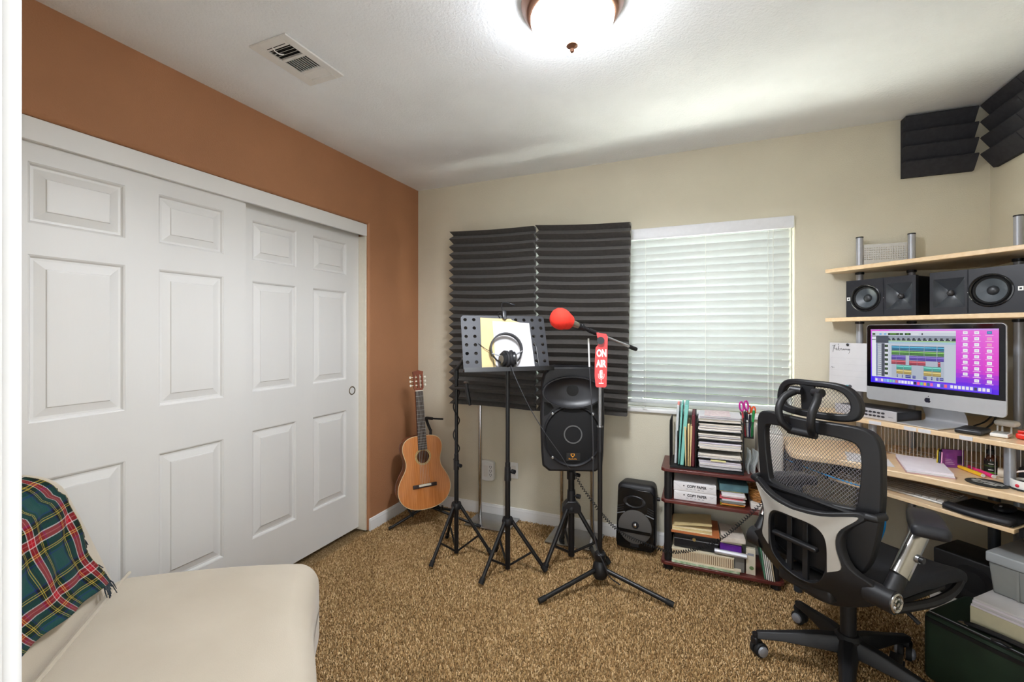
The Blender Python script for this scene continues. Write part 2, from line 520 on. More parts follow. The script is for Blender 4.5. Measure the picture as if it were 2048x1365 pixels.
def closet_door(name, y0, y1, xf, knob):
    T = 0.034; zb, zt = 0.018, 1.99
    st = 0.112; mul = 0.117
    w = (y1 - y0 - 2*st - mul) / 2
    cols = [(y0+st, y0+st+w), (y1-st-w, y1-st)]
    rows = [(0.262, 0.822), (1.02, 1.592), (1.698, 1.905)]
    ys = sorted({y0, y1, *[q for c in cols for q in c]}); zs = sorted({zb, zt, *[q for r_ in rows for q in r_]})
    root = MB()
    # slab body behind, stiles and rails in front
    root.box(xf-T, xf-0.012, y0, y1, zb, zt)
    for i in range(len(ys)-1):
        for j in range(len(zs)-1):
            if any(abs(ys[i]-c[0])<1e-6 for c in cols) and any(abs(zs[j]-r_[0])<1e-6 for r_ in rows): continue
            root.box(xf-0.012, xf, ys[i], ys[i+1], zs[j], zs[j+1])
    # merge coincident vertices so stiles and rails are one face
    d = root.build(name, DOORW, smooth=0)
    tag(d, kind='structure')
    for c in cols:
        for r_ in rows:
            p = MB()
            (a0, a1), (c0, c1) = c, r_
            # sticking moulding round the recess
            def loop(ins, x): return [(x, a0+ins, c0+ins), (x, a1-ins, c0+ins), (x, a1-ins, c1-ins), (x, a0+ins, c1-ins)]
            L = [loop(0.0002, xf-0.0005), loop(0.005, xf-0.0030), loop(0.010, xf-0.0115), loop(0.018, xf-0.0118), loop(0.046, xf-0.0045), loop(0.0485, xf-0.0005), loop(0.052, xf-0.0002)]
            v = [q for l in L for q in l]
            f = [(k*4+i, k*4+(i+1)%4, (k+1)*4+(i+1)%4, (k+1)*4+i) for k in range(len(L)-1) for i in range(4)]
            f.append(tuple(range(4*(len(L)-1), 4*len(L))))
            p.add(v, f)
            p.build('panel', DOORW, d, smooth=0)
    if knob:
        k = MB().lathe([(0.0,-0.006),(0.019,-0.006),(0.022,0.0015),(0.027,0.003),(0.029,0.0),], (xf, y1-0.06, 0.942), (1,0,0), seg=28)
        k.build('finger_pull', mat('aged_brass_pull', (120,108,90), 0.35, metal=0.9, var=0.1), d)
closet_door('door_1', -2.305, -1.415, -0.032, False)
closet_door('door_2', -1.463, -0.581, -0.073, True)

# window: white vinyl frame, meeting stile, two panes, sill
GLASS = bpy.data.materials.new('window_glass'); GLASS.use_nodes = True
_nt = GLASS.node_tree; _nt.nodes.remove(_nt.nodes['Principled BSDF'])
_t = _nt.nodes.new('ShaderNodeBsdfTransparent'); _t.inputs[0].default_value = (0.93,0.97,0.95,1)
_g = _nt.nodes.new('ShaderNodeBsdfGlossy'); _g.inputs['Roughness'].default_value = 0.02
_m = _nt.nodes.new('ShaderNodeMixShader')
_m.inputs[0].default_value = 0.06; _nt.links.new(_t.outputs[0], _m.inputs[1]); _nt.links.new(_g.outputs[0], _m.inputs[2])
_nt.links.new(_m.outputs[0], _nt.nodes['Material Output'].inputs[0])
VINYL = mat('white_vinyl', (235,236,236), 0.35, var=0.02)
wo = bpy.data.objects.new('window_1', None); C.objects.link(wo); wo.location = (WX0, 0.09, WZ0); tag(wo, kind='structure')
ww, wh = WX1-WX0, WZ1-WZ0
b = MB(); b.box(0.001, ww-0.001, -0.012, 0.04, 0.001, 0.045); b.box(0.001, ww-0.001, -0.012, 0.04, wh-0.045, wh-0.001)
b.box(0.001, 0.045, -0.012, 0.04, 0.045, wh-0.045); b.box(ww-0.045, ww-0.001, -0.012, 0.04, 0.045, wh-0.045)
b.build('frame', VINYL, wo, bevel=0.003)
mx_ = ww*0.52
MB().box(mx_-0.035, mx_+0.035, -0.008, 0.035, 0.045, wh-0.045).build('meeting_stile', VINYL, wo, bevel=0.003)
for x0, x1 in ((0.045, mx_-0.035), (mx_+0.035, ww-0.045)):
    MB().box(x0, x1, 0.012, 0.016, 0.045, wh-0.045).build('pane', GLASS, wo, smooth=0)
MB().rbox((ww/2, -0.062, -0.012), (ww+0.03, 0.095, 0.025), 0.006, n=2).build('sill', TRIMW, wo)

# outside: pale yard and a hedge seen through the lower gaps of the blind
tag(MB().box(-1.0, 5.0, 0.141, 0.82, 2.50, 2.56).build('added_sun_block', mat('white_sun_block', (226,224,220), 0.8, var=0.03), smooth=0), kind='structure')  # unseen overhang, added to keep sun and sky off the blind slats
tag(MB().box(-9, 12, 0.16, 16, -0.4, -0.3).build('ground', mat('pale_concrete_yard', (238,234,226), 0.9, var=0.08, vscale=1.5), smooth=0), kind='structure')
# ================================================================== CEILING LIGHT AND VENT
BRONZE = mat('brushed_bronze', (150,112,92), 0.3, metal=0.85, var=0.08, vscale=30)
t = thing('ceiling_light', 'flush ceiling light with frosted glass dome and bronze rim', 'ceiling light', (1.650, -1.475, H))
MB().lathe([(0,-0.0005),(0.165,-0.0005),(0.172,-0.006),(0.170,-0.018),(0.160,-0.028),(0.158,-0.040),(0.147,-0.052),(0.140,-0.055),(0.0,-0.055)], seg=48).build('rim', BRONZE, t)
DOME = bpy.data.materials.new('lit_frosted_glass'); DOME.use_nodes = True
_b = DOME.node_tree.nodes['Principled BSDF']
_b.inputs['Base Color'].default_value = (0.95,0.93,0.9,1); _b.inputs['Roughness'].default_value = 0.25
_tc = DOME.node_tree.nodes.new('ShaderNodeTexCoord'); _n = DOME.node_tree.nodes.new('ShaderNodeTexNoise'); _n.inputs['Scale'].default_value = 9
_r = DOME.node_tree.nodes.new('ShaderNodeValToRGB')
_r.color_ramp.elements[0].color = (0.91,0.93,0.97,1); _r.color_ramp.elements[1].color = (0.88,0.93,1.0,1)
DOME.node_tree.links.new(_tc.outputs['Object'], _n.inputs['Vector']); DOME.node_tree.links.new(_n.outputs['Fac'], _r.inputs['Fac'])
DOME.node_tree.links.new(_r.outputs['Color'], _b.inputs['Emission Color'])
_b.inputs['Emission Strength'].default_value = 10.5
prof = [(0.139,-0.0552)] + [(0.139*math.cos(a), -0.056-0.088*math.sin(a)) for a in [PI/2*i/12 for i in range(1,12)]] + [(0,-0.144)]
MB().lathe(prof, seg=48).build('glass_dome', DOME, t)
MB().lathe([(0,-0.139),(0.022,-0.140),(0.020,-0.149),(0.010,-0.155),(0.006,-0.158),(0.0085,-0.163),(0.006,-0.169),(0,-0.171)], seg=24).build('finial', BRONZE, t)

# the bulbs' light leaving the dome downwards and sideways
ld = bpy.data.lights.new('ceiling_bulbs', 'SPOT')
ld.energy = 21.5; ld.color = (0.90, 0.94, 1.0); ld.spot_size = math.radians(180); ld.spot_blend = 0.5; ld.shadow_soft_size = 0.12
lo = bpy.data.objects.new('bulb_light', ld); C.objects.link(lo); lo.parent = t; lo.location = (0, 0, -0.30)

t = thing('ceiling_vent', 'white metal ceiling air vent with three banks of louvres', 'vent', (0.437, -1.745, H))
VW, VL = 0.195, 0.295
VENTW = mat('white_vent_enamel', (226,224,221), 0.4, var=0.03, vscale=12)
b = MB()
secs = [(0.050, 0.112), (0.126, 0.200), (0.214, 0.258)]
x0, x1 = 0.045, VW-0.035
zt, zb = -0.0005, -0.008
b.box(0, x0, 0, VL, zb, zt); b.box(x1, VW, 0, VL, zb, zt)
ys = [0] + [q for s in secs for q in s] + [VL]
for i in range(0, len(ys), 2): b.box(x0, x1, ys[i], ys[i+1], zb, zt)
b.build('face_plate', VENTW, t, bevel=0.002)
MB().box(x0-0.002, x1+0.002, secs[0][0]-0.002, secs[2][1]+0.002, -0.0018, -0.0006).build('duct_opening', mat('dark_duct', (30,28,27), 0.8), t, smooth=0)
for y in [secs[0][0]+0.004+0.0155*k for k in range(4)]:
    MB().obox(((x0+x1)/2, y+0.004, -0.006), (x1-x0, 0.010, 0.0012), (0.75,0,0)).build('louvre', VENTW, t, smooth=0)
for k in range(9):
    x = x0+0.006+k*(x1-x0-0.008)/8.6
    MB().obox((x, (secs[1][0]+secs[1][1])/2, -0.0065), (0.0090, secs[1][1]-secs[1][0], 0.0012), (0,0.95,0)).build('louvre', VENTW, t, smooth=0)
for y in [secs[2][0]+0.004+0.0135*k for k in range(4)]:
    MB().obox(((x0+x1)/2, y, -0.006), (x1-x0, 0.013, 0.0012), (-0.45,0,0)).build('louvre', VENTW, t, smooth=0)
MB().tube([(0.085,0.036,-0.008),(0.085,0.046,-0.016),(0.09,0.062,-0.020),(0.10,0.075,-0.017)], 0.0022, 6).build('damper_lever', VENTW, t)
MB().box(x0+0.008, x1-0.01, 0.036, 0.039, -0.0086, -0.0079).build('lever_slot', MATS['dark_duct'], t, smooth=0)

# ================================================================== WINDOW BLIND
SLAT = mat('white_faux_wood_slat', (199,203,204), 0.45, var=0.02, vscale=20)
t = thing('window_blind', 'white horizontal slat blind covering the window', 'blind', (0, 0, WZ0))
bx0, bx1 = WX0+0.012, WX1-0.022
MB().rbox(((WX0+WX1)/2, -0.012, 1.105), (WX1-WX0-0.008, 0.018, 0.068), 0.004, n=2).build('valance', mat('white_valance', (232,233,238), 0.4, var=0.02), t)
MB().box(bx0, bx1, 0.012, 0.055, 1.112, 1.138).build('head_rail', SLAT, t)
ns = 24; z0s, pitch = 0.083, 0.0438
sl = MB()
wsl = 0.050
n = 6
top = [(-wsl/2+wsl*i/n, 0.0016*(1-(2*i/n-1)**2)+0.0014) for i in range(n+1)]
bot = [(p[0], p[1]-0.0028) for p in reversed(top)]
sl.prism(top+bot, bx0, bx1, lambda u, v, h: (h, u, v))
s0 = sl.build('slat', SLAT, t, smooth=40)
for k in range(ns):
    o = s0 if k == 0 else s0.copy()
    if k: C.objects.link(o)
    o.location = (0, 0.034, z0s + k*pitch)
    o.rotation_euler = (math.radians(-57 + random.uniform(-1.0,1.0)), 0, 0)
MB().rbox(((bx0+bx1)/2, 0.034, 0.042), (bx1-bx0, 0.05, 0.02), 0.005, n=2).build('bottom_rail', SLAT, t)
CORD = mat('white_blind_cord', (228,228,222), 0.7)
for x in (0.95, 1.42, 1.725, 2.075, 2.405):
    MB().cyl((x, 0.006, 0.045), (x, 0.006, 1.095), 0.0011, seg=6).build('ladder_cord', CORD, t)
MB().cyl((2.43, 0.002, 0.07), (2.43, 0.002, 1.08), 0.0015, seg=6).build('lift_cord', CORD, t)
MB().tube([(1.715,-0.028,0.03),(1.70,-0.03,0.018),(1.73,-0.03,0.012),(1.712,-0.03,0.004),(1.74,-0.03,0.002)], 0.002, 6).build('cord_knot', CORD, t)

# hedge outside
hb = MB()
rr = random.Random(3)
LEAF = mat('hedge_leaf_green', (66,84,52), 0.7, rgb2=(44,60,38), vscale=3)
for i in range(1900):
    c = Vector((rr.uniform(-2.5,6.5), 3.4+rr.uniform(-0.3,0.3), rr.uniform(-0.25,1.75)))
    u = Vector((rr.uniform(-1,1), rr.uniform(-1,1), rr.uniform(-1,1))).normalized(); w = u.orthogonal().normalized()
    a = rr.uniform(0.06,0.13)
    hb.add([c-u*a, c+w*a*0.5, c+u*a, c-w*a*0.5], [(0,1,2,3)])
ho = thing('garden_hedge', 'leafy green hedge outside, glimpsed through the lower blind gaps', 'hedge', (2, 3.4, -0.3))
hf = hb.xf(Matrix.Translation((-2,-3.4,0.3))).build('foliage', LEAF, ho, smooth=0, fix=False); tag(hf, kind='stuff')
MB().rbox((0,0,0.95), (8.8,0.5,1.9), 0.2, n=3).build('hedge_core', mat('hedge_shade_green', (48,62,40), 0.8, var=0.3, vscale=14, bump=0.4, bscale=20), ho)

# ================================================================== WALL OUTLETS
def outlet(x0, x1, z0, z1, label, surge):
    t = thing('wall_outlet', label, 'outlet', ((x0+x1)/2, 0, (z0+z1)/2))
    w, h = x1-x0, z1-z0
    if surge:
        prof = [(-w/2,-h/2+0.012),(-w/2+0.012,-h/2+0.002),(0,-h/2-0.004),(w/2-0.012,-h/2+0.002),(w/2,-h/2+0.012),(w/2,h/2-0.012),(w/2-0.012,h/2-0.002),(0,h/2+0.004),(-w/2+0.012,h/2-0.002),(-w/2,h/2-0.012)]
        MB().prism(prof, -0.001, -0.034, lambda u,v,hh: (u,hh,v)).build('housing', WHITEP, t, bevel=0.004)
        y = -0.0345
        MB().box(-w*0.17, w*0.12, y-0.001, y+0.001, -h*0.30, h*0.28).build('centre_panel', mat('ivory_plastic', (225,220,214), 0.45), t)
        for zz in (0.2, 0.0, -0.2):
            s = MB()
            for xx in (0.24, 0.36):
                s.box(w*xx-0.0015, w*xx+0.0015, y-0.0008, y+0.0008, zz*h-0.002, zz*h+0.010)
            s.box(w*0.28, w*0.33, y-0.0008, y+0.0008, zz*h-0.011, zz*h-0.006)
            s.build('socket', mat('dark_slot', (60,58,55), 0.7), t, smooth=0)
        MB().cyl((-w*0.34, y+0.001, h*0.08), (-w*0.34, y-0.001, h*0.08), 0.004, seg=10).build('indicator', MATS['dark_slot'], t)
    else:
        MB().rbox((0,-0.0035,0), (w, 0.006, h), 0.003, n=2).build('cover_plate', WHITEP, t)
        for zz in (0.17, -0.17):
            MB().rbox((0,-0.008,h*zz), (w*0.48, 0.004, h*0.24), 0.0018, n=2).build('socket', mat('ivory_plastic', (225,220,214), 0.45), t)
outlet(0.556, 0.672, 0.25, 0.392, 'white surge protector with three sockets low on the beige wall', True)
outlet(0.782, 0.852, 0.282, 0.397, 'small white wall outlet behind the music stand post', False)

# ================================================================== ACOUSTIC FOAM
FOAM = mat('charcoal_acoustic_foam', (74,70,67), 0.95, var=0.12, vscale=60, bump=0.35, bscale=700, spec=0.1, sheen=0.2)
def foam_sheet(label, xl_t, xl_b, xr_t, xr_b, zl, zr, zbl, zbr, teeth, yb, depth, seed):
    """ridged sheet: zigzag profile down its height, slightly sagging edges"""
    rr = random.Random(seed)
    b = MB(); rows = []
    NX = 14
    for k in range(teeth*2+1):
        s = k/(teeth*2)
        d = depth if k % 2 == 0 else 0.008
        if k in (0, teeth*2): d = depth*0.9
        jit = rr.uniform(-0.002, 0.002)
        row = []
        for i in range(NX+1):
            q = i/NX
            x = (xl_t+(xl_b-xl_t)*s)*(1-q) + (xr_t+(xr_b-xr_t)*s)*q
            z = (zl*(1-q)+zr*q)*(1-s) + (zbl*(1-q)+zbr*q)*s + 0.006*math.sin(q*PI)*(1 if s>0.5 else -1) + jit
            if i == 0 and k % 2 == 1: x += 0.012
            row.append((x, yb-d, z))
        rows.append(row)
    base = [[(p[0], yb, p[2]) for p in r_] for r_ in rows]
    v = [p for r_ in rows for p in r_] + [p for r_ in base for p in r_]
    n = NX+1; m = len(rows); off = n*m
    f = []
    for j in range(m-1):
        for i in range(NX):
            f.append((j*n+i, (j+1)*n+i, (j+1)*n+i+1, j*n+i+1))
            f.append((off+j*n+i, off+j*n+i+1, off+(j+1)*n+i+1, off+(j+1)*n+i))
        f.append((j*n, off+j*n, off+(j+1)*n, (j+1)*n)); f.append((j*n+NX, (j+1)*n+NX, off+(j+1)*n+NX, off+j*n+NX))
    for i in range(NX):
        f.append((i, i+1, off+i+1, off+i)); a = (m-1)*n
        f.append((a+i, off+a+i, off+a+i+1, a+i+1))
    b.add(v, f)
    cx = xl_b; o = b.xf(Matrix.Translation((-cx, -yb, -zbl))).build('acoustic_foam_panel', FOAM, smooth=20)
    o.location = (cx, yb, zbl)
    return tag(o, label, 'foam panel', 'ridged foam sheets beside the window')
foam_sheet('tall charcoal ridged foam sheet nearest the brown wall', 0.386, 0.384, 1.032, 1.034, 2.052, 2.034, 0.815, 0.806, 22, -0.1225, 0.054, 1)
foam_sheet('tall charcoal ridged foam sheet overlapping the left edge of the blind', 1.041, 1.040, 1.655, 1.631, 2.034, 1.996, 0.806, 0.812, 22, -0.1225, 0.054, 2)

def foam_stand(x0, x1, poles, y0, y1, label, top):
    t = thing('display_stand', label, 'stand', ((x0+x1)/2, (y0+y1)/2, 0.0), group='chrome stands behind the foam sheets')
    cx, cy = (x0+x1)/2, (y0+y1)/2
    MB().rbox((0,0,0.006), (x1-x0, y1-y0, 0.010), 0.002, n=2).build('base_plate', mat('polished_steel_plate', (176,176,176), 0.22, metal=0.9, var=0.05), t)
    for x in poles:
        MB().cyl((x-cx, -0.108-cy, 0.011), (x-cx, -0.108-cy, top), 0.0125, seg=20).build('pole', CHROME, t)
    MB().cyl((poles[0]-cx, -0.108-cy, top-0.02), (poles[1]-cx, -0.108-cy, top-0.02), 0.008, seg=12).build('crossbar', CHROME, t)
foam_stand(0.553, 0.872, (0.603, 0.815), -0.252, -0.02, 'chrome floor stand holding the foam sheet near the guitar', 1.95)
foam_stand(1.141, 1.470, (1.205, 1.405), -0.272, -0.03, 'chrome floor stand holding the foam sheet behind the big loudspeaker', 1.93)

def wedge_tile(label, o, ex, n, w, h, teeth=4):
    """corner foam tile: saw-tooth rows, out at the top and falling back to the wall below"""
    prof = [(0.0, h)]
    st = h/teeth
    for k in range(teeth):
        zt = h-k*st
        prof += [(0.062, zt-0.004), (0.066, zt-0.010), (0.018, zt-st)]
    prof.append((0.0, 0.0))
    ex = Vector((*ex,0)); n = Vector((*n,0))
    m = MB().prism(prof, 0, w, lambda u, v, hh: ex*hh + n*u + Vector((0,0,v)))
    ob = m.build('corner_foam_tile', mat('dark_grey_foam', (62,62,66), 0.95, var=0.1, vscale=50, bump=0.3, bscale=600, spec=0.1), smooth=15)
    ob.location = o
    return tag(ob, label, 'foam tile', 'foam tiles in the ceiling corner')
wedge_tile('dark wedge foam tile high on the window wall beside the corner', (3.008, -0.001, 2.128), (1,0), (0,-1), 0.281, 0.304)
wedge_tile('dark wedge foam tile high on the right wall next to the corner', (W-0.001, -0.0695, 2.118), (0,-1), (-1,0), 0.264, 0.314)
wedge_tile('dark wedge foam tile on the right wall, cut by the picture edge', (W-0.001, -0.338, 2.118), (0,-1), (-1,0), 0.30, 0.314)
# ================================================================== SOFA AND BLANKET
SUEDE = mat('cream_suede', (206,195,177), 0.85, rgb2=(194,182,163), vscale=2.5, bump=0.12, bscale=350, sheen=0.35)
SU, SV = 1.99, -1.20
t = thing('corner_sofa', 'cream suede loveseat set across the corner by the closet', 'sofa', ((SU+SV)*0.70711, (-SU+SV)*0.70711, 0), (0,0,-PI/4))
def seat_fn(q):
    # q local around the seat centre (u, v, z)
    s = (q[1]+0.36)/0.72            # 0 back .. 1 front
    z = q[2]
    if z > 0: z -= 0.045*s*s + 0.012*math.sin(q[0]*5.0+1)*(0.4+s)*0.5
    z += 0.010*math.exp(-((q[0]+0.25)**2+(q[1]-0.1)**2)/0.05) if z > 0 else 0
    u = q[0]
    if u < 0: u += 0.085*max(0,s)*(-u/0.55)
    y = q[1] + (0.012*math.sin(q[0]*7) if s > 0.9 else 0)
    return (u, y, z)
MB().rbox((-0.01, 0.165, 0.235), (1.10, 0.72, 0.40), 0.085, n=6, fn=seat_fn, k=14).build('seat_cushion', SUEDE, t, smooth=60)
def back_fn(q):
    v = q[1] - 0.28*q[2]
    hw = 0.56 - 0.72*(0.176 - v)
    k = hw/0.52
    puff = 0.018*math.cos(min(1,abs(q[0])/0.52)*PI/2)*math.cos(q[2]/0.27*PI/2) if q[1] > 0 else 0
    return (q[0]*k, v+puff, q[2])
MB().rbox((0, -0.30, 0.624), (1.04, 0.20, 0.525), 0.095, n=6, fn=back_fn, k=12).build('back_cushion', SUEDE, t, smooth=60)
MB().rbox((0, 0.12, 0.055), (0.84, 0.56, 0.09), 0.01, n=2).build('base', mat('dark_sofa_base', (60,50,42), 0.7), t)
# piping seam where the back cushion meets the seat and along its end
def bface(u, z, off=0.0):
    v = -0.20 - 0.28*(z-0.632)
    return (u, v+off, z)
MB().tube([bface(-0.53+1.06*i/24, 0.436, 0.022) for i in range(25)], 0.006, 8).build('piping', SUEDE, t)

def plaid_material():
    m = bpy.data.materials.new('green_red_tartan'); m.use_nodes = True
    nt = m.node_tree; b = nt.nodes['Principled BSDF']; b.inputs['Roughness'].default_value = 0.95
    b.inputs['Sheen Weight'].default_value = 0.04; b.inputs['Specular IOR Level'].default_value = 0.1
    uv = nt.nodes.new('ShaderNodeUVMap'); uv.uv_map = 'UVMap'
    sp = nt.nodes.new('ShaderNodeSeparateXYZ'); nt.links.new(uv.outputs[0], sp.inputs[0])
    G = (36,74,72); DG = (14,44,36); NV = (30,40,104); RD = (170,22,36); WH = (214,206,204); YL = (196,172,70); BK = (22,22,26); PK=(200,96,104)
    seq = [(0,G),(0.20,NV),(0.225,G),(0.235,DG),(0.30,YL),(0.315,DG),(0.335,YL),(0.35,BK),(0.40,DG),(0.47,WH),(0.49,RD),(0.55,PK),(0.565,RD),(0.62,WH),(0.64,DG),(0.71,BK),(0.76,YL),(0.775,DG),(0.80,YL),(0.81,BK),(0.86,NV),(0.885,G)]
    ramps = []
    for ax in (0, 1):
        md = nt.nodes.new('ShaderNodeMath'); md.operation = 'FRACT'; nt.links.new(sp.outputs[ax], md.inputs[0])
        r = nt.nodes.new('ShaderNodeValToRGB'); r.color_ramp.interpolation = 'CONSTANT'
        e = r.color_ramp.elements
        e[0].position = 0; e[0].color = (*lin(seq[0][1]),1)
        e[1].position = seq[1][0]; e[1].color = (*lin(seq[1][1]),1)
        for p, c in seq[2:]:
            k = e.new(p); k.color = (*lin(c),1)
        nt.links.new(md.outputs[0], r.inputs['Fac']); ramps.append(r)
    # twill weave decides which thread is on top
    w = nt.nodes.new('ShaderNodeTexWave'); w.inputs['Scale'].default_value = 26; w.bands_direction = 'DIAGONAL'
    nt.links.new(uv.outputs[0], w.inputs['Vector'])
    mp = nt.nodes.new('ShaderNodeMapRange'); mp.inputs[3].default_value = 0.25; mp.inputs[4].default_value = 0.75
    nt.links.new(w.outputs['Fac'], mp.inputs[0])
    mx = nt.nodes.new('ShaderNodeMix'); mx.data_type = 'RGBA'
    nt.links.new(mp.outputs[0], mx.inputs[0]); nt.links.new(ramps[0].outputs[0], mx.inputs[6]); nt.links.new(ramps[1].outputs[0], mx.inputs[7])
    nt.links.new(mx.outputs[2], b.inputs['Base Color'])
    bp = nt.nodes.new('ShaderNodeBump'); bp.inputs['Strength'].default_value = 0.3; bp.inputs['Distance'].default_value = 0.001
    nt.links.new(w.outputs['Fac'], bp.inputs['Height']); nt.links.new(bp.outputs[0], b.inputs['Normal'])
    return m
TARTAN = plaid_material()
path = [(-0.172-0.28*(z-0.632), z) for z in [0.492+0.0185*i for i in range(18)]]
vc, zc = -0.30-0.28*0.18, 0.797
path += [(vc+0.118*math.cos(a), zc+0.112*math.sin(a)) for a in [math.radians(12+12*i) for i in range(12)]]
path += [(vc-0.118-0.0, zc-0.02*i) for i in range(1,4)]
NP = len(path)-1
def blanket_pt(a, s):
    i = min(NP-1, int(s*NP)); f_ = s*NP-i
    v = path[i][0]*(1-f_)+path[i+1][0]*f_; z = path[i][1]*(1-f_)+path[i+1][1]*f_
    hw = 0.56 - 0.72*(0.176 - (v+0.30))
    left = -hw + 0.19 + 0.018*math.sin(s*9)
    u = left + a*0.57
    lift = 0.065*a*(1-s)**3            # lower hem slants up away from the end
    zz = z + lift*(1 if s < 0.5 else 0)
    wv = 0.006*math.sin(a*17+s*4)+0.004*math.sin(s*23+a*6) + 0.010*(1-s)**8
    return (u, v + abs(wv), zz)
b = MB().grid(blanket_pt, 70, 60)
bl = b.build('plaid_blanket', TARTAN, smooth=80)
uvl = bl.data.uv_layers.new(name='UVMap')
for poly in bl.data.polygons:
    for li in poly.loop_indices:
        vi = bl.data.loops[li].vertex_index
        i, j = vi % 71, vi // 71
        uvl.data[li].uv = (i/70*0.60/0.19+0.34, j/60*0.70/0.20+0.1)
sm = bl.modifiers.new('thickness', 'SOLIDIFY'); sm.thickness = 0.005; sm.offset = 1
bl.location = t.location; bl.rotation_euler = (0,0,-PI/4)
tag(bl, 'green and red tartan throw draped over the sofa back', 'blanket')
fr = MB(); rr = random.Random(5)
for k in range(46):
    s = rr.choice([rr.uniform(0.0,0.14), rr.uniform(0.52,0.70), rr.uniform(0,0.8)])
    p = Vector(blanket_pt(0, s)); L = rr.uniform(0.012, 0.035 if s > 0.1 else 0.06)
    d = Vector((-0.5, 0.35+rr.uniform(-.2,.2), -0.9+rr.uniform(-.4,.4))).normalized()
    fr.tube([p, p+d*L*0.5+Vector((rr.uniform(-.004,.004),0.002,0)), p+d*L+Vector((0,0,-0.006))], [0.0022,0.002,0.0012], 5)
for k in range(16):
    a = rr.uniform(0, 0.10); p = Vector(blanket_pt(a, 0)); L = rr.uniform(0.02,0.055)
    fr.tube([p, p+Vector((rr.uniform(-.006,.006),0.004,-L*0.5)), p+Vector((rr.uniform(-.01,.01),0.006,-L))], [0.0022,0.002,0.0012], 5)
tag(fr.build('fringe', mat('grey_green_yarn', (72,80,84), 0.95, rgb2=(40,46,60), vscale=60), bl), kind='stuff')

# ================================================================== GUITAR AND ITS STAND
GSPRUCE = mat('guitar_cedar_top', (214,138,76), 0.14, rgb2=(192,116,58), vscale=5, stretch=(30,1,1.2), coat=0.8)
GSIDE = mat('guitar_mahogany_side', (128,66,34), 0.2, rgb2=(104,50,26), vscale=6, stretch=(6,6,1), coat=0.6)
GNECK = mat('guitar_mahogany_neck', (134,70,46), 0.3, rgb2=(112,56,36), vscale=6, stretch=(12,12,1), coat=0.3)
GFRET = mat('rosewood', (62,46,42), 0.45, rgb2=(46,34,32), vscale=8, stretch=(20,20,1))
GBIND = mat('cream_binding', (226,204,160), 0.4)
g = thing('acoustic_guitar', 'glossy classical guitar with orange cedar top standing in the corner', 'guitar', (0.345, -0.400, 0.135), (math.radians(-8.5), math.radians(-1.2), math.radians(51)))
half = [(0.0,0.0),(0.05,0.003),(0.10,0.016),(0.145,0.045),(0.172,0.085),(0.182,0.13),(0.174,0.18),(0.150,0.228),(0.127,0.268),(0.119,0.302),(0.122,0.335),(0.133,0.372),(0.138,0.405),(0.130,0.442),(0.105,0.470),(0.065,0.484),(0.03,0.486)]
def refine(pts, n=3):
    q = smooth_path([(p[0],0,p[1]) for p in pts], n); return [(p[0], p[2]) for p in q]
hr = refine(half)
outline = hr + [(-p[0], p[1]) for p in reversed(hr) if p[0] > 1e-4]
HC, HRr = (0.0, 0.346), 0.042
inner = []
for (x, z) in outline:
    a = math.atan2(z-HC[1], x-HC[0]); inner.append((HC[0]+HRr*math.cos(a), HC[1]+HRr*math.sin(a)))
fy = lambda u, v, h: (u, h, v)
MB().ring(outline, inner, 0.0, 0.004, fy).build('soundboard', GSPRUCE, g, smooth=30)
sc_ = [(x*0.992, 0.002+(z-0.002)*0.994) for x, z in outline]
sc2 = [(x*0.975, 0.006+(z-0.006)*0.982) for x, z in outline]
MB().ring(sc_, sc2, 0.004, 0.094, fy).build('sides', GSIDE, g, smooth=30)
MB().prism(outline, 0.094, 0.098, fy).build('back', GSIDE, g, smooth=30)
for poly, r_, nm in ((outline, 0.0022, 'binding'),):
    MB().tube([(x*0.996, 0.001, 0.001+z*0.997) for x, z in outline], r_, 6, closed=True).build(nm, GBIND, g)
nseg = 40
MB().ring([(HC[0]+0.056*math.cos(2*PI*i/nseg), HC[1]+0.056*math.sin(2*PI*i/nseg)) for i in range(nseg)], [(HC[0]+0.0425*math.cos(2*PI*i/nseg), HC[1]+0.0425*math.sin(2*PI*i/nseg)) for i in range(nseg)], -0.0006, 0.0005, fy).build('rosette', mat('rosette_inlay', (206,176,116), 0.4, rgb2=(150,112,66), vscale=160), g)
MB().prism([(-0.031,0.392),(0.031,0.392),(0.026,0.792),(-0.026,0.792)], -0.0065, -0.0005, fy).build('fingerboard', GFRET, g)
MB().prism([(-0.030,0.484),(0.030,0.484),(0.026,0.795),(-0.026,0.795)], -0.0004, 0.024, fy).build('neck', GNECK, g, bevel=0.008)
MB().box(-0.032,0.032,0.0045,0.07,0.470,0.4855).build('heel', GNECK, g, bevel=0.006)
scale_len = 0.792-0.155
for k in range(1, 17):
    z = 0.792 - scale_len*(1-2**(-k/12.0))
    w = 0.026+0.005*(0.792-z)/0.40
    MB().box(-w, w, -0.0078, -0.0064, z-0.0009, z+0.0009).build('fret', STEEL, g, smooth=0)
MB().box(-0.027,0.027,-0.0105,-0.0005,0.792,0.797).build('nut', mat('bone_white', (236,230,216), 0.4), g)
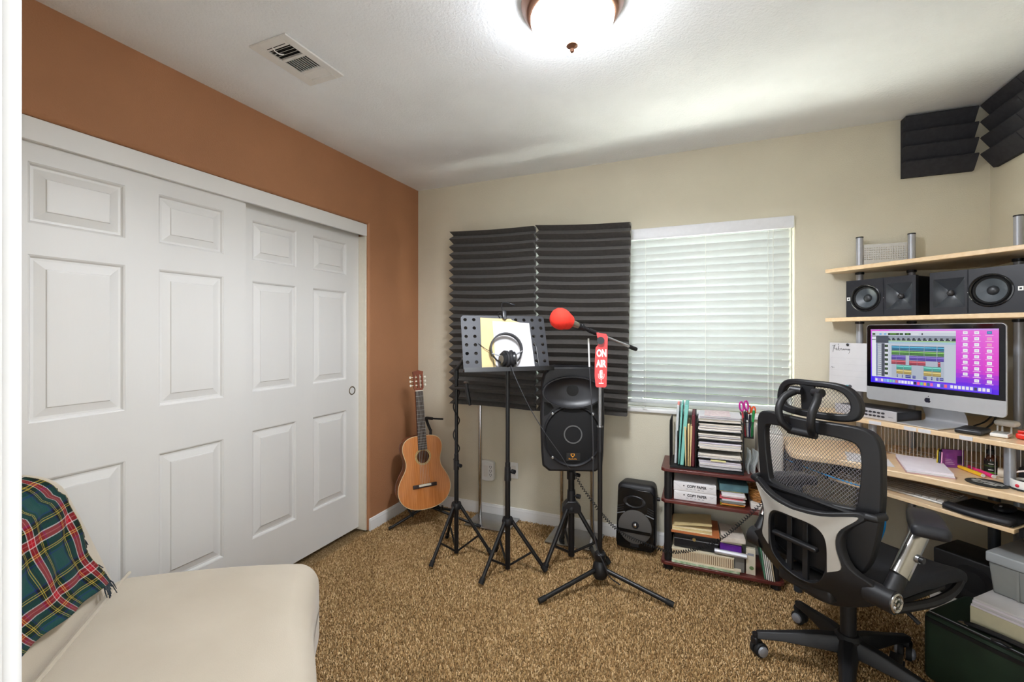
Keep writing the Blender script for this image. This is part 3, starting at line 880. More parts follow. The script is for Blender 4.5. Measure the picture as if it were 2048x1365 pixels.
# slotted headstock
hd = MB(); hz0, hz1 = 0.797, 0.936
hd.box(-0.034,-0.022,-0.002,0.016,hz0+0.018,hz1-0.03); hd.box(0.022,0.034,-0.002,0.016,hz0+0.018,hz1-0.03); hd.box(-0.008,0.008,-0.002,0.016,hz0+0.018,hz1-0.03)
hd.prism([(-0.026,hz0),(0.026,hz0),(0.034,hz0+0.018),(-0.034,hz0+0.018)], -0.002, 0.016, fy)
hd.prism([(-0.034,hz1-0.03),(0.034,hz1-0.03),(0.038,hz1-0.008),(0.022,hz1-0.004),(0.0,hz1+0.003),(-0.022,hz1-0.004),(-0.038,hz1-0.008)], -0.002, 0.016, fy)
hd.build('headstock', GNECK, g, smooth=30)
PEARL = mat('pearl_white_button', (238,232,214), 0.25)
for k in range(3):
    z = hz0+0.036+0.028*k
    for s in (-1, 1):
        MB().cyl((s*0.0085, 0.006, z), (s*0.0215, 0.006, z), 0.0045, seg=12).build('tuning_post', PEARL, g)
        p = MB().cyl((s*0.034, 0.011, z), (s*0.046, 0.014, z), 0.002, seg=8); p.rbox((s*0.052,0.015,z), (0.013,0.008,0.017), 0.004, n=3); p.build('tuning_peg', PEARL, g)
MB().rbox((0,-0.005,0.155), (0.165,0.009,0.024), 0.004, n=3).build('bridge', GFRET, g)
MB().box(-0.042,0.042,-0.0125,-0.0092,0.152,0.166).build('saddle', PEARL, g, bevel=0.001)
for k in range(6):
    xb = (-0.029+0.0116*k); xn = (-0.0205+0.0082*k)
    MB().cyl((xb,-0.0125,0.160), (xn,-0.0112,0.7975), 0.00055 if k > 2 else 0.0007, seg=5).build('string', mat('nylon_string', (206,200,190), 0.3), g)
MB().cyl((0,0.045,0.0035),(0,0.045,-0.012),0.006,0.0075,seg=12).build('strap_button', CHROME, g)

s = thing('guitar_stand', 'black tubular guitar stand cradling the classical guitar', 'guitar stand', (0.30, -0.30, 0))
def bar(b, p0, p1, r): b.cyl(p0, p1, r, seg=12)
for (fx, fy_), nm in (((-0.170,-0.205),'leg'), ((0.075,0.215),'leg'), ((0.36,0.055),'leg')):
    b = MB(); b.cyl((0.0,-0.02,0.125), (fx, fy_, 0.012), 0.009, seg=12); b.build(nm, BLACKM, s)
    MB().cyl((fx*0.97,fy_*0.97,0.018),(fx*1.04,fy_*1.04,0.010),0.0105,seg=12).build('rubber_foot', RUBBER, s)
MB().cyl((0,-0.02,0.10),(-0.035,0.075,0.63),0.010,seg=12).build('upright', BLACKM, s)
MB().tube(smooth_path([(-0.035,0.075,0.62),(-0.055,0.07,0.665),(-0.062,0.06,0.70),(-0.055,0.045,0.715),(0.00,0.045,0.716)],5), 0.010, 10).build('neck_yoke', RUBBER, s)
MB().tube([(0.0,0.046,0.716),(0.05,0.048,0.717),(0.082,0.05,0.718)], 0.006, 8).build('yoke_arm', RUBBER, s)
ux, uy = math.cos(math.radians(51)), math.sin(math.radians(51))
for sg in (-1, 1):
    p = Vector((0.045,-0.10,0)) + Vector((ux,uy,0))*0.10*sg
    q = p + Vector((-uy,ux,0))*0.10; q2 = p + Vector((uy,-ux,0))*0.025
    MB().tube([(0.0,-0.02,0.118), (q[0],q[1],0.118), (q2[0],q2[1],0.118), (q2[0]+uy*.01,q2[1]-ux*.01,0.15)], 0.008, 10).build('cradle_arm', RUBBER, s)
# ================================================================== TRIPODS AND STANDS
def tripod(t, hub_z, foot_r, angles, rp=0.0125, rl=0.010, post_z0=0.02, brace_f=0.55, brace_z=0.03, yoke_r=0.03, yoke_h=0.035, hub_off=0.024):
    MB().lathe([(0,-yoke_h/2),(yoke_r,-yoke_h/2),(yoke_r*1.08,0),(yoke_r*0.92,yoke_h/2),(0,yoke_h/2)], (0,0,hub_z), seg=20).build('leg_hub', BLACK, t)
    for a in angles:
        a = math.radians(a); d = Vector((math.cos(a), math.sin(a), 0))
        top = d*hub_off + Vector((0,0,hub_z)); foot = d*foot_r + Vector((0,0,0.014))
        lg = MB().cyl(top, foot, rl, seg=12).build('leg', BLACKM, t)
        ax = (foot-top).normalized()
        MB().cyl(foot-ax*0.03, foot+ax*0.002, rl*1.35, seg=12).build('rubber_foot', RUBBER, lg)
        j = top.lerp(foot, brace_f)
        MB().tube([j, Vector((0,0,brace_z))+d*rp*1.1], rl*0.6, 8).build('brace', BLACKM, t)
        MB().sphere(j+d*rl*0.5, rl*0.5, 8, 6).build('rivet', CHROME, t)

def knob(b, p, d, r=0.011, L=0.02):
    p = Vector(p); d = Vector(d).normalized()
    b.cyl(p, p+d*L*0.45, r*0.45, seg=10); b.cyl(p+d*L*0.4, p+d*L, r, seg=12)

# --- microphone stand beside the guitar
t = thing('microphone_stand', 'slim black tripod microphone stand beside the guitar', 'mic stand', (0.70, -0.61, 0))
tripod(t, 0.29, 0.208, (-103, 17, 137), rp=0.0125, rl=0.0095, brace_f=0.62, brace_z=0.022)
MB().cyl((0,0,0.006),(0,0,0.60),0.0135,seg=16).build('lower_post', BLACKM, t)
b = MB().cyl((0,0,0.505),(0,0,0.56),0.017,seg=16); knob(b,(0.012,-0.004,0.535),(0.92,-0.39,0),0.011,0.03); b.build('height_clamp', BLACK, t)
MB().cyl((0,0,0.60),(0,0,1.085),0.0108,seg=16).build('upper_post', BLACKM, t)
MB().cyl((0,0,1.05),(0,0,1.10),0.015,seg=16).build('swivel', BLACK, t)
MB().tube([(0.0,-0.008,0.995),(0.06,-0.035,1.002),(0.095,-0.05,1.002)],0.010,10).build('side_arm', BLACKM, t)
MB().tube([(0.095,-0.05,1.035),(0.10,-0.05,0.99),(0.115,-0.052,0.93),(0.122,-0.055,0.905)],[0.008,0.012,0.011,0.007],10).build('accessory_clamp', BLACK, t)
MB().lathe([(0.0,0),(0.012,0),(0.016,0.006),(0.012,0.01),(0,0.01)],(0.094,-0.05,1.033),seg=14).build('clamp_screw', STEEL, t)
wr = []
for i in range(60):
    q = i/59; a = q*PI*5
    wr.append((0.018*math.cos(a), 0.018*math.sin(a), 0.98-0.42*q))
MB().tube(wr, 0.0035, 6).build('wrapped_cable', RUBBER, t)
m = thing('microphone', 'black handheld microphone clipped on the stand beside the guitar', 'microphone', (0.70, -0.61, 1.102))
d = Vector((0.093,-0.049,0.085)).normalized(); 
MB().cyl((0.0,0,0.0),d*0.035,0.012,0.013,seg=14).build('clip', BLACK, m)
MB().cyl(d*0.02,d*0.115,0.011,0.0145,seg=18).build('body', BLACKS, m)
MB().cyl(d*0.115,d*0.122,0.019,seg=18).build('collar', STEEL, m)
MB().sphere(d*0.150,0.028,18,12).build('grille_head', mat('black_mic_mesh', (30,30,32), 0.5, metal=0.4, bump=0.6, bscale=900), m)

# --- music stand with perforated desk
t = thing('music_stand', 'black music stand with a perforated tilted desk', 'music stand', (1.055, -0.655, 0))
tripod(t, 0.275, 0.212, (-108, 14, 134), rp=0.0135, rl=0.0105, brace_f=0.62, brace_z=0.03)
MB().cyl((0,0,0.008),(0,0,0.60),0.0145,seg=16).build('lower_post', BLACKM, t)
b = MB().cyl((0,0,0.50),(0,0,0.575),0.019,0.0165,seg=16); knob(b,(0.014,0,0.555),(0.96,-0.28,0),0.012,0.034); b.build('height_clamp', BLACK, t)
MB().cyl((0,0,0.60),(0,0,1.13),0.0115,seg=16).build('upper_post', BLACKM, t)
desk_rz = math.radians(39); tilt = math.radians(-19)
Mp = Matrix.Translation((0.018,-0.038,1.114)) @ Euler((tilt,0,desk_rz)).to_matrix().to_4x4()
PLATE = mat('charcoal_stand_desk', (50,51,56), 0.5, metal=0.2, var=0.06, vscale=20)
pl = MB(); NCX, NCZ = 10, 6; PW, PH = 0.49, 0.325
cw, chh = PW/NCX, (PH-0.03)/NCZ
nh = 16; hr_ = 0.0098
def sq(i, k): 
    a = 2*PI*i/nh + PI/nh*0
    c_, s_ = math.cos(a), math.sin(a); mm = max(abs(c_), abs(s_)); return (c_/mm, s_/mm)
for ix in range(NCX):
    for iz in range(NCZ):
        cx = -PW/2+cw*(ix+0.5); cz = 0.03+chh*(iz+0.5)
        o = [(cx+sq(i,0)[0]*cw/2, cz+sq(i,0)[1]*chh/2) for i in range(nh)]
        if ix in (0, NCX-1) and iz == NCZ-1:      # clipped outer corners
            sx = -1 if ix == 0 else 1
            o = [(min(max(x, cx-cw/2+(0.012 if sx<0 and z>cz+chh*0.3 else 0)), cx+cw/2-(0.012 if sx>0 and z>cz+chh*0.3 else 0)), z) for x, z in o]
        inn = [(cx+hr_*math.cos(2*PI*i/nh), cz+hr_*math.sin(2*PI*i/nh)) for i in range(nh)]
        pl.ring(o, inn, -0.0015, 0.0015, lambda u,v,h: (u,h,v))
pl.box(-PW/2, PW/2, -0.0015, 0.0015, 0.0, 0.03)
pl.xf(Mp).build('desk_plate', PLATE, t, smooth=25)
lip = MB().prism([(0,0),(0,0.004),(-0.052,0.004),(-0.058,0.010),(-0.058,-0.014),(-0.054,-0.014),(-0.054,0.0)], -PW/2-0.006, PW/2+0.006, lambda u,v,h: (h,u,v))
lip.xf(Mp).build('desk_ledge', BLACKM, t)
MB().box(-0.03,0.03,0.002,0.02,0.04,0.10).xf(Mp).build('tilt_bracket', BLACKM, t)
for sx in (-1,):
    MB().tube([(-0.155,-0.004,0.16),(-0.12,-0.014,0.125),(-0.085,-0.018,0.105),(-0.080,-0.018,0.02)],0.0016,6).xf(Mp).build('page_clip', BLACKM, t)
MB().tube([(0.17,-0.005,0.17),(0.175,-0.014,0.13),(0.178,-0.016,0.02)],0.0016,6).xf(Mp).build('page_clip', BLACKM, t)
world_plate = Matrix.Translation((1.055,-0.655,0)) @ Mp
def on_plate(name, label, cat, x, z, y=-0.002, rx=0.0, ry=0.0):
    M = world_plate @ Matrix.Translation((x, y, z)) @ Euler((rx,ry,0)).to_matrix().to_4x4()
    o = thing(name, label, cat); o.matrix_world = M
    o.location, o.rotation_euler = M.to_translation(), M.to_euler()
    return o
o = on_plate('manila_folder', 'manila folder propped on the music stand', 'folder', -0.03, 0.007, -0.0022, 0, math.radians(1.5))
MB().prism([(-0.115,0),(0.115,0),(0.118,0.28),(0.075,0.292),(0.065,0.300),(-0.112,0.302)], -0.0022, 0, lambda u,v,h: (u,h,v)).build('cover', MANILA, o, smooth=0)
o = on_plate('sheet_music', 'white sheet of paper leaning in front of the manila folder', 'paper', 0.045, 0.007, -0.0052, 0, math.radians(-0.5))
MB().prism([(-0.112,0),(0.112,0),(0.108,0.272),(-0.108,0.285)], -0.0008, 0, lambda u,v,h: (u,h,v)).build('sheet', PAPER, o, smooth=0)
# clip-on light
o = on_plate('clip_light', 'small black gooseneck clip light on the top edge of the music stand', 'clip light', 0.005, 0.318, 0.0)
b = MB().rbox((0,-0.012,0.010),(0.026,0.016,0.055),0.005,n=2); b.rbox((0,0.012,0.010),(0.026,0.014,0.05),0.005,n=2); b.cyl((0,-0.019,-0.012),(0,-0.023,-0.012),0.009,seg=14)
b.build('clamp', BLACKS, o)
MB().tube(smooth_path([(-0.004,0,0.036),(-0.008,0,0.065),(-0.002,0,0.085),(0.02,-0.004,0.088),(0.04,-0.01,0.080)],5),0.0035,8).build('gooseneck', BLACKM, o)
MB().rbox((0.052,-0.014,0.073),(0.032,0.014,0.010),0.004,n=2,e=(0,0.3,0)).build('lamp_head', BLACKS, o)
MB().tube(smooth_path([(-0.012,0.004,0.03),(-0.035,0.0,0.02),(-0.03,-0.006,0.0),(-0.02,0.005,-0.01)],4),0.0022,6).build('cable_loop', RUBBER, o)

# headphones hung on the stand
hp = on_plate('headphones', 'black studio headphones resting on the music stand', 'headphones', 0.0, 0.012, -0.040, 0.05, math.radians(-4))
band = []
for i in range(25):
    a = PI*(1.12-1.24*i/24); band.append((0.088*math.cos(a), 0.012, 0.105+0.088*math.sin(a)))
b = MB()
for p, q in zip(band[:-1], band[1:]):
    p = Vector(p); q = Vector(q); dd = (q-p).normalized(); nn = Vector((dd[2],0,-dd[0])); w = Vector((0,0.014,0))
    b.add([p-w-nn*.004,p+w-nn*.004,p+w+nn*.004,p-w+nn*.004,q-w-nn*.004,q+w-nn*.004,q+w+nn*.004,q-w+nn*.004],[(0,1,2,3),(7,6,5,4),(0,4,5,1),(1,5,6,2),(2,6,7,3),(3,7,4,0)])
b.build('headband', mat('black_leatherette', (34,34,38), 0.55, bump=0.15, bscale=500), hp, smooth=60)
for sx in (-1, 1):
    MB().tube([(sx*0.081,0.008,0.072),(sx*0.066,0.0,0.045),(sx*0.045,-0.008,0.028)],0.005,8).build('yoke', BLACKS, hp)
    MB().tube([(sx*0.088,-0.002,0.085),(sx*0.060,-0.004,0.072),(sx*0.045,-0.006,0.066)],0.0035,8).build('slider_arm', STEEL, hp)
    c = Vector((sx*0.0235,-0.008,0.045)); ax = Vector((sx*0.94,-0.34,0.0)).normalized()
    MB().lathe([(0,-0.019),(0.036,-0.019),(0.0465,-0.012),(0.0475,0.0),(0.042,0.006),(0.0,0.006)],c,ax,seg=24).build('ear_pad', MATS['black_leatherette'], hp)
    MB().lathe([(0.0375,0.0062),(0.036,0.016),(0.026,0.020),(0,0.021)],c,ax,seg=24).build('ear_cup', BLACKS, hp)
    MB().lathe([(0.020,0.0205),(0.022,0.022),(0.015,0.0235),(0,0.0235)],c,ax,seg=20).build('cup_badge', mat('warm_grey_badge', (150,142,130), 0.4, metal=0.5), hp)
cb = MB().tube(smooth_path([(1.108,-0.735,1.150),(1.152,-0.760,1.075),(1.22,-0.745,0.933),(1.296,-0.722,0.803),(1.368,-0.690,0.691),(1.405,-0.668,0.622),(1.415,-0.64,0.60)],8), 0.0022, 6)
tag(cb.build('headphone_cable', mat('grey_black_cable', (58,58,62), 0.5), None), 'thin cable running from the headphones down past the big loudspeaker', 'cable')

# --- big loudspeaker on its tripod
t = thing('speaker_tripod', 'heavy black tripod carrying the big loudspeaker', 'speaker stand', (1.35, -0.40, 0))
tripod(t, 0.30, 0.215, (-118, 3, 122), rp=0.017, rl=0.0125, brace_f=0.62, brace_z=0.045, yoke_r=0.03, yoke_h=0.03, hub_off=0.034)
MB().cyl((0,0,0.02),(0,0,0.545),0.0185,seg=18).build('post', BLACKM, t)
b = MB()
b.prism([(-0.055,0.275),(0.055,0.275),(0.052,0.315),(0.026,0.345),(-0.026,0.345),(-0.052,0.315)], -0.028, 0.028, lambda u,v,h: (u*0.92-h*0.39, u*0.39+h*0.92, v)); b.build('leg_yoke', BLACK, t, bevel=0.005)
b = MB().cyl((0,0,0.345),(0,0,0.405),0.026,0.023,seg=18); knob(b,(0.02,-0.005,0.375),(0.95,-0.1,0),0.013,0.035); b.build('height_clamp', BLACK, t)
b = MB().cyl((0,0,0.470),(0,0,0.515),0.026,seg=18); knob(b,(0.02,-0.005,0.50),(0.9,-0.3,0),0.011,0.035); b.build('top_clamp', BLACK, t)

CAB = mat('black_textured_cabinet', (25,25,29), 0.5, var=0.08, vscale=40, bump=0.12, bscale=700)
GRILLE = mat('black_metal_grille', (26,26,28), 0.55, metal=0.3, bump=0.5, bscale=1500)
def pa_speaker(name, label, loc, rz, w, h, dp, rx=0.0):
    return thing(name, label, 'loudspeaker', loc, (rx, 0, rz))
spk = pa_speaker('loudspeaker', 'large black loudspeaker raised on the tripod before the foam', (1.335, -0.3655, 0.540), math.radians(20.5), 0, 0, 0)
w, h, dp = 0.362, 0.597, 0.28
# cabinet: front outline swept back, narrowing
N = 8
fo = [(-w/2+0.05,0),(w/2-0.05,0),(w/2-0.012,0.03),(w/2-0.006,0.10),(w/2,0.30),(w/2-0.006,0.50),(w/2-0.02,0.56),(w/2-0.06,h),(-w/2+0.06,h),(-w/2+0.02,0.56),(-w/2+0.006,0.50),(-w/2,0.30),(-w/2+0.006,0.10),(-w/2+0.012,0.03)]
lay = [(-dp/2+0.0, 0.965, 0.008), (-dp/2+0.018, 1.0, 0), (-dp/2+0.10, 1.0, 0), (dp/2-0.06, 0.86, 0.01), (dp/2, 0.66, 0.03)]
v = []; f = []
for (y, s_, dz) in lay:
    for (x, z) in fo: v.append((x*s_, y, h/2+(z-h/2)*(1-2*dz/h)))
n = len(fo)
for k in range(len(lay)-1):
    for i in range(n): f.append((k*n+i, k*n+(i+1)%n, (k+1)*n+(i+1)%n, (k+1)*n+i))
f.append(tuple(range(n))); f.append(tuple(range((len(lay)-1)*n, len(lay)*n)))
MB().add(v, f).build('cabinet', CAB, spk, smooth=50, bevel=0.006)
yf = -dp/2
# elliptical horn flare, recessed: rim outside, throat inside
hc = (0, yf, 0.465)
MB().lathe([(0.165,0.0005),(0.160,0.004),(0.152,0.0),(0.120,-0.016),(0.07,-0.022),(0.045,-0.0225),(0.0,-0.0226)], (0,yf-0.0248,0.452), (0,-1,0), seg=48, xdir=(1,0,0), sx=1.0, sy=0.52).build('horn_flare', mat('satin_black_horn', (30,30,35), 0.38), spk)
MB().lathe([(0.034,0.0005),(0.020,0.002),(0.0,0.0025)], (0,yf-0.0025,0.462), (0,-1,0), seg=24, xdir=(1,0,0)).build('horn_throat', RUBBER, spk)
MB().ring([(0.170*math.cos(2*PI*i/48), 0.452+0.090*math.sin(2*PI*i/48)) for i in range(48)], [(0.160*math.cos(2*PI*i/48), 0.452+0.083*math.sin(2*PI*i/48)) for i in range(48)], yf-0.027, yf+0.004, lambda u,v_,hh: (u,hh,v_)).build('horn_rim', CAB, spk)
# woofer: surround ring, grille disc, dust-cap ring
MB().lathe([(0.166,-0.004),(0.166,0.010),(0.158,0.014),(0.152,0.008),(0.150,0.004)], (0,yf,0.205), (0,-1,0), seg=56, xdir=(1,0,0), sy=1.06).build('woofer_ring', CAB, spk)
MB().lathe([(0.150,0.004),(0.142,0.006),(0.05,0.010),(0,0.0105)], (0,yf,0.205), (0,-1,0), seg=56, xdir=(1,0,0), sy=1.06).build('woofer_grille', GRILLE, spk)
MB().lathe([(0.052,0.0095),(0.052,0.0125),(0.045,0.0125),(0.045,0.0095)], (0.002,yf,0.215), (0,-1,0), seg=40).build('dust_cap_ring', mat('grey_ring_print', (92,92,92), 0.5, bump=0.2), spk)
for sx in (-1, 1):
    tri = [(sx*0.160,0.395),(sx*0.160,0.315),(sx*0.138,0.325),(sx*0.105,0.362),(sx*0.125,0.39)]
    MB().prism(tri, yf-0.002, yf+0.002, lambda u,v_,hh: (u,hh,v_)).build('bass_port', mat('port_black', (6,6,7), 0.8), spk)
for (sx, z) in ((-0.118,0.330),(0.118,0.330),(-0.118,0.085),(0.118,0.085),(0.0,0.366)):
    MB().lathe([(0.009,0.006),(0.008,0.014),(0.004,0.016),(0,0.015)], (sx*0.95,yf,z), (0,-1,0), seg=14).build('screw', STEEL if z < 0.34 else BLACKS, spk)
MB().box(-0.035,0.042,yf-0.0118,yf-0.0105,0.068,0.112).build('badge_plate', mat('badge_black', (14,14,14), 0.3), spk)
ORANGE = mat('orange_badge_print', (226,150,36), 0.4)
MB().ring([(-0.011,0.108),(0.011,0.108),(0.011,0.098),(0.0,0.086),(-0.011,0.098)], [(-0.007,0.105),(0.007,0.105),(0.007,0.099),(0.0,0.091),(-0.007,0.099)], yf-0.0126, yf-0.0118, lambda u,v_,hh: (u,hh,v_)).build('shield_emblem', ORANGE, spk)
text_mesh('badge_lettering', 'Rockville', 0.0125, ORANGE, spk, (0,yf-0.0124,0.078), (PI/2,0,0))
MB().rbox((w/2-0.005,0.02,0.32),(0.03,0.05,0.15),0.01,n=3).build('side_handle', BLACKS, spk)

# --- low tripod microphone stand with boom
t = thing('boom_microphone_stand', 'boom microphone stand with low spread legs in front', 'mic stand', (1.56, -0.598, 0))
for a in (-130, -9, 110):
    a = math.radians(a); d = Vector((math.cos(a), math.sin(a), 0))
    lg = MB().cyl(d*0.03+Vector((0,0,0.085)), d*0.355+Vector((0,0,0.018)), 0.0115, seg=12).build('leg', BLACKM, t)
    MB().cyl(d*0.335+Vector((0,0,0.022)), d*0.372+Vector((0,0,0.0145)), 0.0135, seg=12).build('rubber_foot', RUBBER, lg)
MB().lathe([(0,0.038),(0.030,0.038),(0.040,0.055),(0.040,0.085),(0.034,0.110),(0.024,0.128),(0.030,0.14),(0.030,0.165),(0.022,0.172),(0,0.172)], seg=20).build('leg_hub', BLACK, t)
MB().cyl((0,0,0.13),(0,0,0.80),0.0125,seg=16).build('lower_post', BLACKM, t)
MB().cyl((0,0,0.70),(0,0,0.83),0.018,0.016,seg=16).build('clutch', BLACK, t)
MB().cyl((0,0,0.83),(0,0,0.838),0.017,seg=16).build('clutch_ring', STEEL, t)
MB().cyl((0,0,0.838),(0,0,1.275),0.0095,seg=16).build('upper_post', STEEL, t)
MB().rbox((0,0,1.295),(0.03,0.03,0.05),0.008,n=3,e=(0,0,0.4)).build('boom_pivot', BLACK, t)
bd = Vector((0.196,0.295,-0.105)).normalized()
p0 = Vector((0.0,0.0,1.315))
MB().cyl(p0-bd*0.055, p0+bd*0.27, 0.0085, seg=14).build('boom_arm', CHROME, t)
MB().cyl(p0+bd*0.23, p0+bd*0.29, 0.0115, seg=14).build('boom_end_cap', RUBBER, t)
MB().cyl(p0-bd*0.085, p0-bd*0.03, 0.0125, seg=14).build('boom_collar', BLACK, t)
# wing knob of the pivot faces the room
kd = Vector((0.25,-0.95,0)).normalized()
b = MB(); b.cyl(Vector((0,0,1.288))+kd*0.01, Vector((0,0,1.288))+kd*0.062, 0.006, seg=10); b.cyl(Vector((0,0,1.286))+kd*0.060, Vector((0,0,1.286))+kd*0.072, 0.019, seg=20); b.build('pivot_knob', BLACKS, t)
m = thing('foam_topped_microphone', 'microphone with a bright red foam windscreen on the boom', 'microphone', (1.56, -0.598, 1.315))
bn = -bd
MB().cyl(bn*0.085, bn*0.125, 0.0085, seg=12).build('clip_stem', BLACK, m)
b = MB().rbox(bn*0.135+Vector((0,0,0.004)),(0.03,0.03,0.026),0.008,n=3); b.cyl(bn*0.12, bn*0.165, 0.016, 0.018, seg=16); b.build('mic_clip', BLACK, m)
MB().cyl(bn*0.150, bn*0.228, 0.0165, 0.0235, seg=20).build('body', mat('brushed_nickel', (176,172,158), 0.3, metal=1.0), m)
RED = mat('red_foam', (244,52,36), 0.9, var=0.08, vscale=60, bump=0.25, bscale=900)
prof = [(0,0.214),(0.028,0.215),(0.036,0.219),(0.040,0.230),(0.043,0.242),(0.0495,0.256),(0.0530,0.272),(0.0530,0.288),(0.0480,0.306),(0.0370,0.319),(0.020,0.327),(0,0.329)]
MB().lathe(prof, (0,0,0), bn, seg=36).build('foam_windscreen', RED, m)

tg = thing('on_air_tag', 'red ON AIR door hanger hooked on the boom stand knob', 'door hanger', (1.575, -0.650, 1.283), (0,0,math.radians(14)))
outl = [(-0.026,-0.232),(-0.020,-0.238),(0.022,-0.238),(0.029,-0.231),(0.033,-0.08),(0.035,0.022),(0.028,0.036),(0.006,0.040),(-0.022,0.044),(-0.018,0.022),(-0.0145,0.004),(-0.008,-0.008),(-0.016,-0.022),(-0.026,-0.034),(-0.030,-0.10),(-0.031,-0.18)]
REDC = mat('red_card', (226,66,66), 0.35, var=0.03)
hn = len(outl)
MB().prism(outl, -0.0015, 0.0015, lambda u,v_,hh: (u,hh,v_)).build('card', REDC, tg, smooth=0)
WPRINT = mat('white_print', (245,243,240), 0.5)
text_mesh('lettering', 'ON', 0.050, WPRINT, tg, (0.004,-0.0018,-0.064), (PI/2,0,0), sx=0.63, bold=0.0022)
text_mesh('lettering', 'AIR', 0.050, WPRINT, tg, (0.0015,-0.0018,-0.118), (PI/2,0,0), sx=0.63, bold=0.0022)
b = MB(); yy = -0.0022
b.rbox((0.002,yy,-0.170),(0.017,0.0008,0.042),0.008,n=4)
arc = [(0.002+0.0145*math.cos(a), yy, -0.180+0.016*math.sin(a)) for a in [PI+PI*i/12 for i in range(13)]]
b.tube([(0.002-0.0145,yy,-0.168)]+arc+[(0.0165,yy,-0.168)],0.0014,5)
b.cyl((0.002,yy,-0.196),(0.002,yy,-0.215),0.0014,seg=6); b.box(-0.010,0.014,yy-0.0008,yy+0.0008,-0.219,-0.215)
b.build('microphone_icon', WPRINT, tg)
sl = MB()
for k in range(4): sl.box(0.003,0.0105,yy-0.0016,yy-0.0008,-0.158-0.007*k,-0.1555-0.007*k)
sl.build('icon_slots', REDC, tg, smooth=0)

c = MB().tube(smooth_path([(1.513,-0.638,1.150),(1.527,-0.655,0.979),(1.537,-0.655,0.72),(1.535,-0.652,0.461),(1.545,-0.650,0.253),(1.592,-0.640,0.13),(1.61,-0.61,0.06),(1.66,-0.58,0.012)],6),0.0032,7)
mc = thing('hanging_cable', 'dark cable hanging beside the boom stand with a white upper sleeve', 'cable', (1.51,-0.63,0))
c.xf(Matrix.Translation((-1.51,0.63,0))).build('cord', MATS['grey_black_cable'], mc)
MB().cyl((0.003,-0.008,1.148),(-0.008,0.018,1.295),0.0042,seg=10).build('sleeve', WHITEP, mc)

# --- small loudspeaker on the floor
sp2 = thing('floor_loudspeaker', 'small black loudspeaker on the carpet against the wall', 'loudspeaker', (1.687, -0.105, 0.004), (math.radians(-5),0,math.radians(-3)))
w, h, dp = 0.235, 0.395, 0.165
b = MB().rbox((0,0.0,h/2),(w,dp,h),0.035,n=5,k=4,fn=lambda q: (q[0]*(1-0.10*max(0,q[1]/dp+0.5))*(1-0.05*max(0,q[2]/h)), q[1], q[2]))
b.build('cabinet', CAB, sp2, smooth=60)
yf = -dp/2
outer = [(-w/2+0.012,0.02),(w/2-0.012,0.02),(w/2-0.006,0.06),(w/2-0.012,0.34),(w/2-0.03,0.362),(-w/2+0.03,0.368),(-w/2+0.012,0.345),(-w/2+0.006,0.06)]
MB().prism(outer, yf-0.007, yf+0.004, lambda u,v_,hh: (u,hh,v_)).build('front_baffle', mat('gloss_black', (12,12,13), 0.22), sp2, bevel=0.003)
MB().lathe([(0.098,-0.002),(0.098,0.004),(0.090,0.008),(0.02,0.012),(0,0.012)],(0,yf-0.007,0.145),(0,-1,0),seg=48).build('woofer_grille', mat('grey_speaker_mesh', (96,93,90), 0.6, metal=0.3, bump=0.5, bscale=1200), sp2)
MB().box(-0.094,0.094,yf-0.0215,yf-0.018,0.112,0.129).build('grille_bar', MATS['gloss_black'], sp2)
MB().sphere((0.004,yf-0.019,0.158),0.014,16,10).build('centre_light', CHROME, sp2)
MB().lathe([(0.022,0.011),(0.020,0.0145),(0.012,0.0145)],(0.004,yf-0.007,0.158),(0,-1,0),seg=24).build('light_bezel', BLACKS, sp2)
MB().lathe([(0.075,-0.006),(0.07,-0.001),(0.06,0.003),(0.03,-0.004),(0,-0.004)],(-0.005,yf-0.007,0.29),(0,-1,0),seg=36,xdir=(1,0,0),sy=0.55).build('horn_flare', mat('satin_black_horn2', (34,34,36), 0.3), sp2)
for sx in (-1,1):
    for k in range(3):
        MB().obox((sx*0.088,yf-0.009,0.232+0.014*k),(0.038,0.004,0.004),(0,sx*0.35,0)).build('vent_rib', BLACKS, sp2)
    MB().obox((sx*0.085,yf-0.0095,0.218),(0.05,0.004,0.005),(0,sx*0.30,0)).build('trim_bar', GREYMETAL, sp2)
MB().rbox((0,yf-0.008,0.05),(0.05,0.006,0.045),0.003,n=2).build('logo_block', BLACKS, sp2)
MB().cyl((w/2-0.006,0.02,0.30),(w/2+0.012,0.02,0.30),0.011,seg=14).build('side_knob', BLACK, sp2)

# --- coiled cord from the loudspeaker tripod towards the desk
core = smooth_path([(1.392,-0.487,0.545),(1.43,-0.508,0.485),(1.488,-0.505,0.408),(1.555,-0.490,0.32),(1.659,-0.487,0.239),(1.796,-0.439,0.179),(1.921,-0.425,0.162),(2.068,-0.420,0.218),(2.162,-0.425,0.294),(2.251,-0.445,0.403),(2.323,-0.476,0.505)], 40)
Ls = [0.0]
for p, q in zip(core[:-1], core[1:]): Ls.append(Ls[-1]+(q-p).length)
pts = []; turns = 92; NPT = turns*9
for i in range(NPT):
    s_ = Ls[-1]*i/(NPT-1)
    k = max(j for j in range(len(Ls)) if Ls[j] <= s_+1e-9); k = min(k, len(core)-2)
    fr_ = (s_-Ls[k])/max(1e-9, Ls[k+1]-Ls[k]); p = core[k].lerp(core[k+1], fr_)
    tt = (core[k+1]-core[k]).normalized(); x = tt.cross(Vector((0,1,0.2))).normalized(); y = tt.cross(x)
    # coils are tight in the middle of the run and pulled open at both ends
    u_ = s_/Ls[-1]; r_ = 0.0075 if 0.12 < u_ < 0.95 else 0.006
    a = 2*PI*turns*(u_*0.8+0.2*(0.5-0.5*math.cos(PI*u_)))
    pts.append(p + x*math.cos(a)*r_ + y*math.sin(a)*r_)
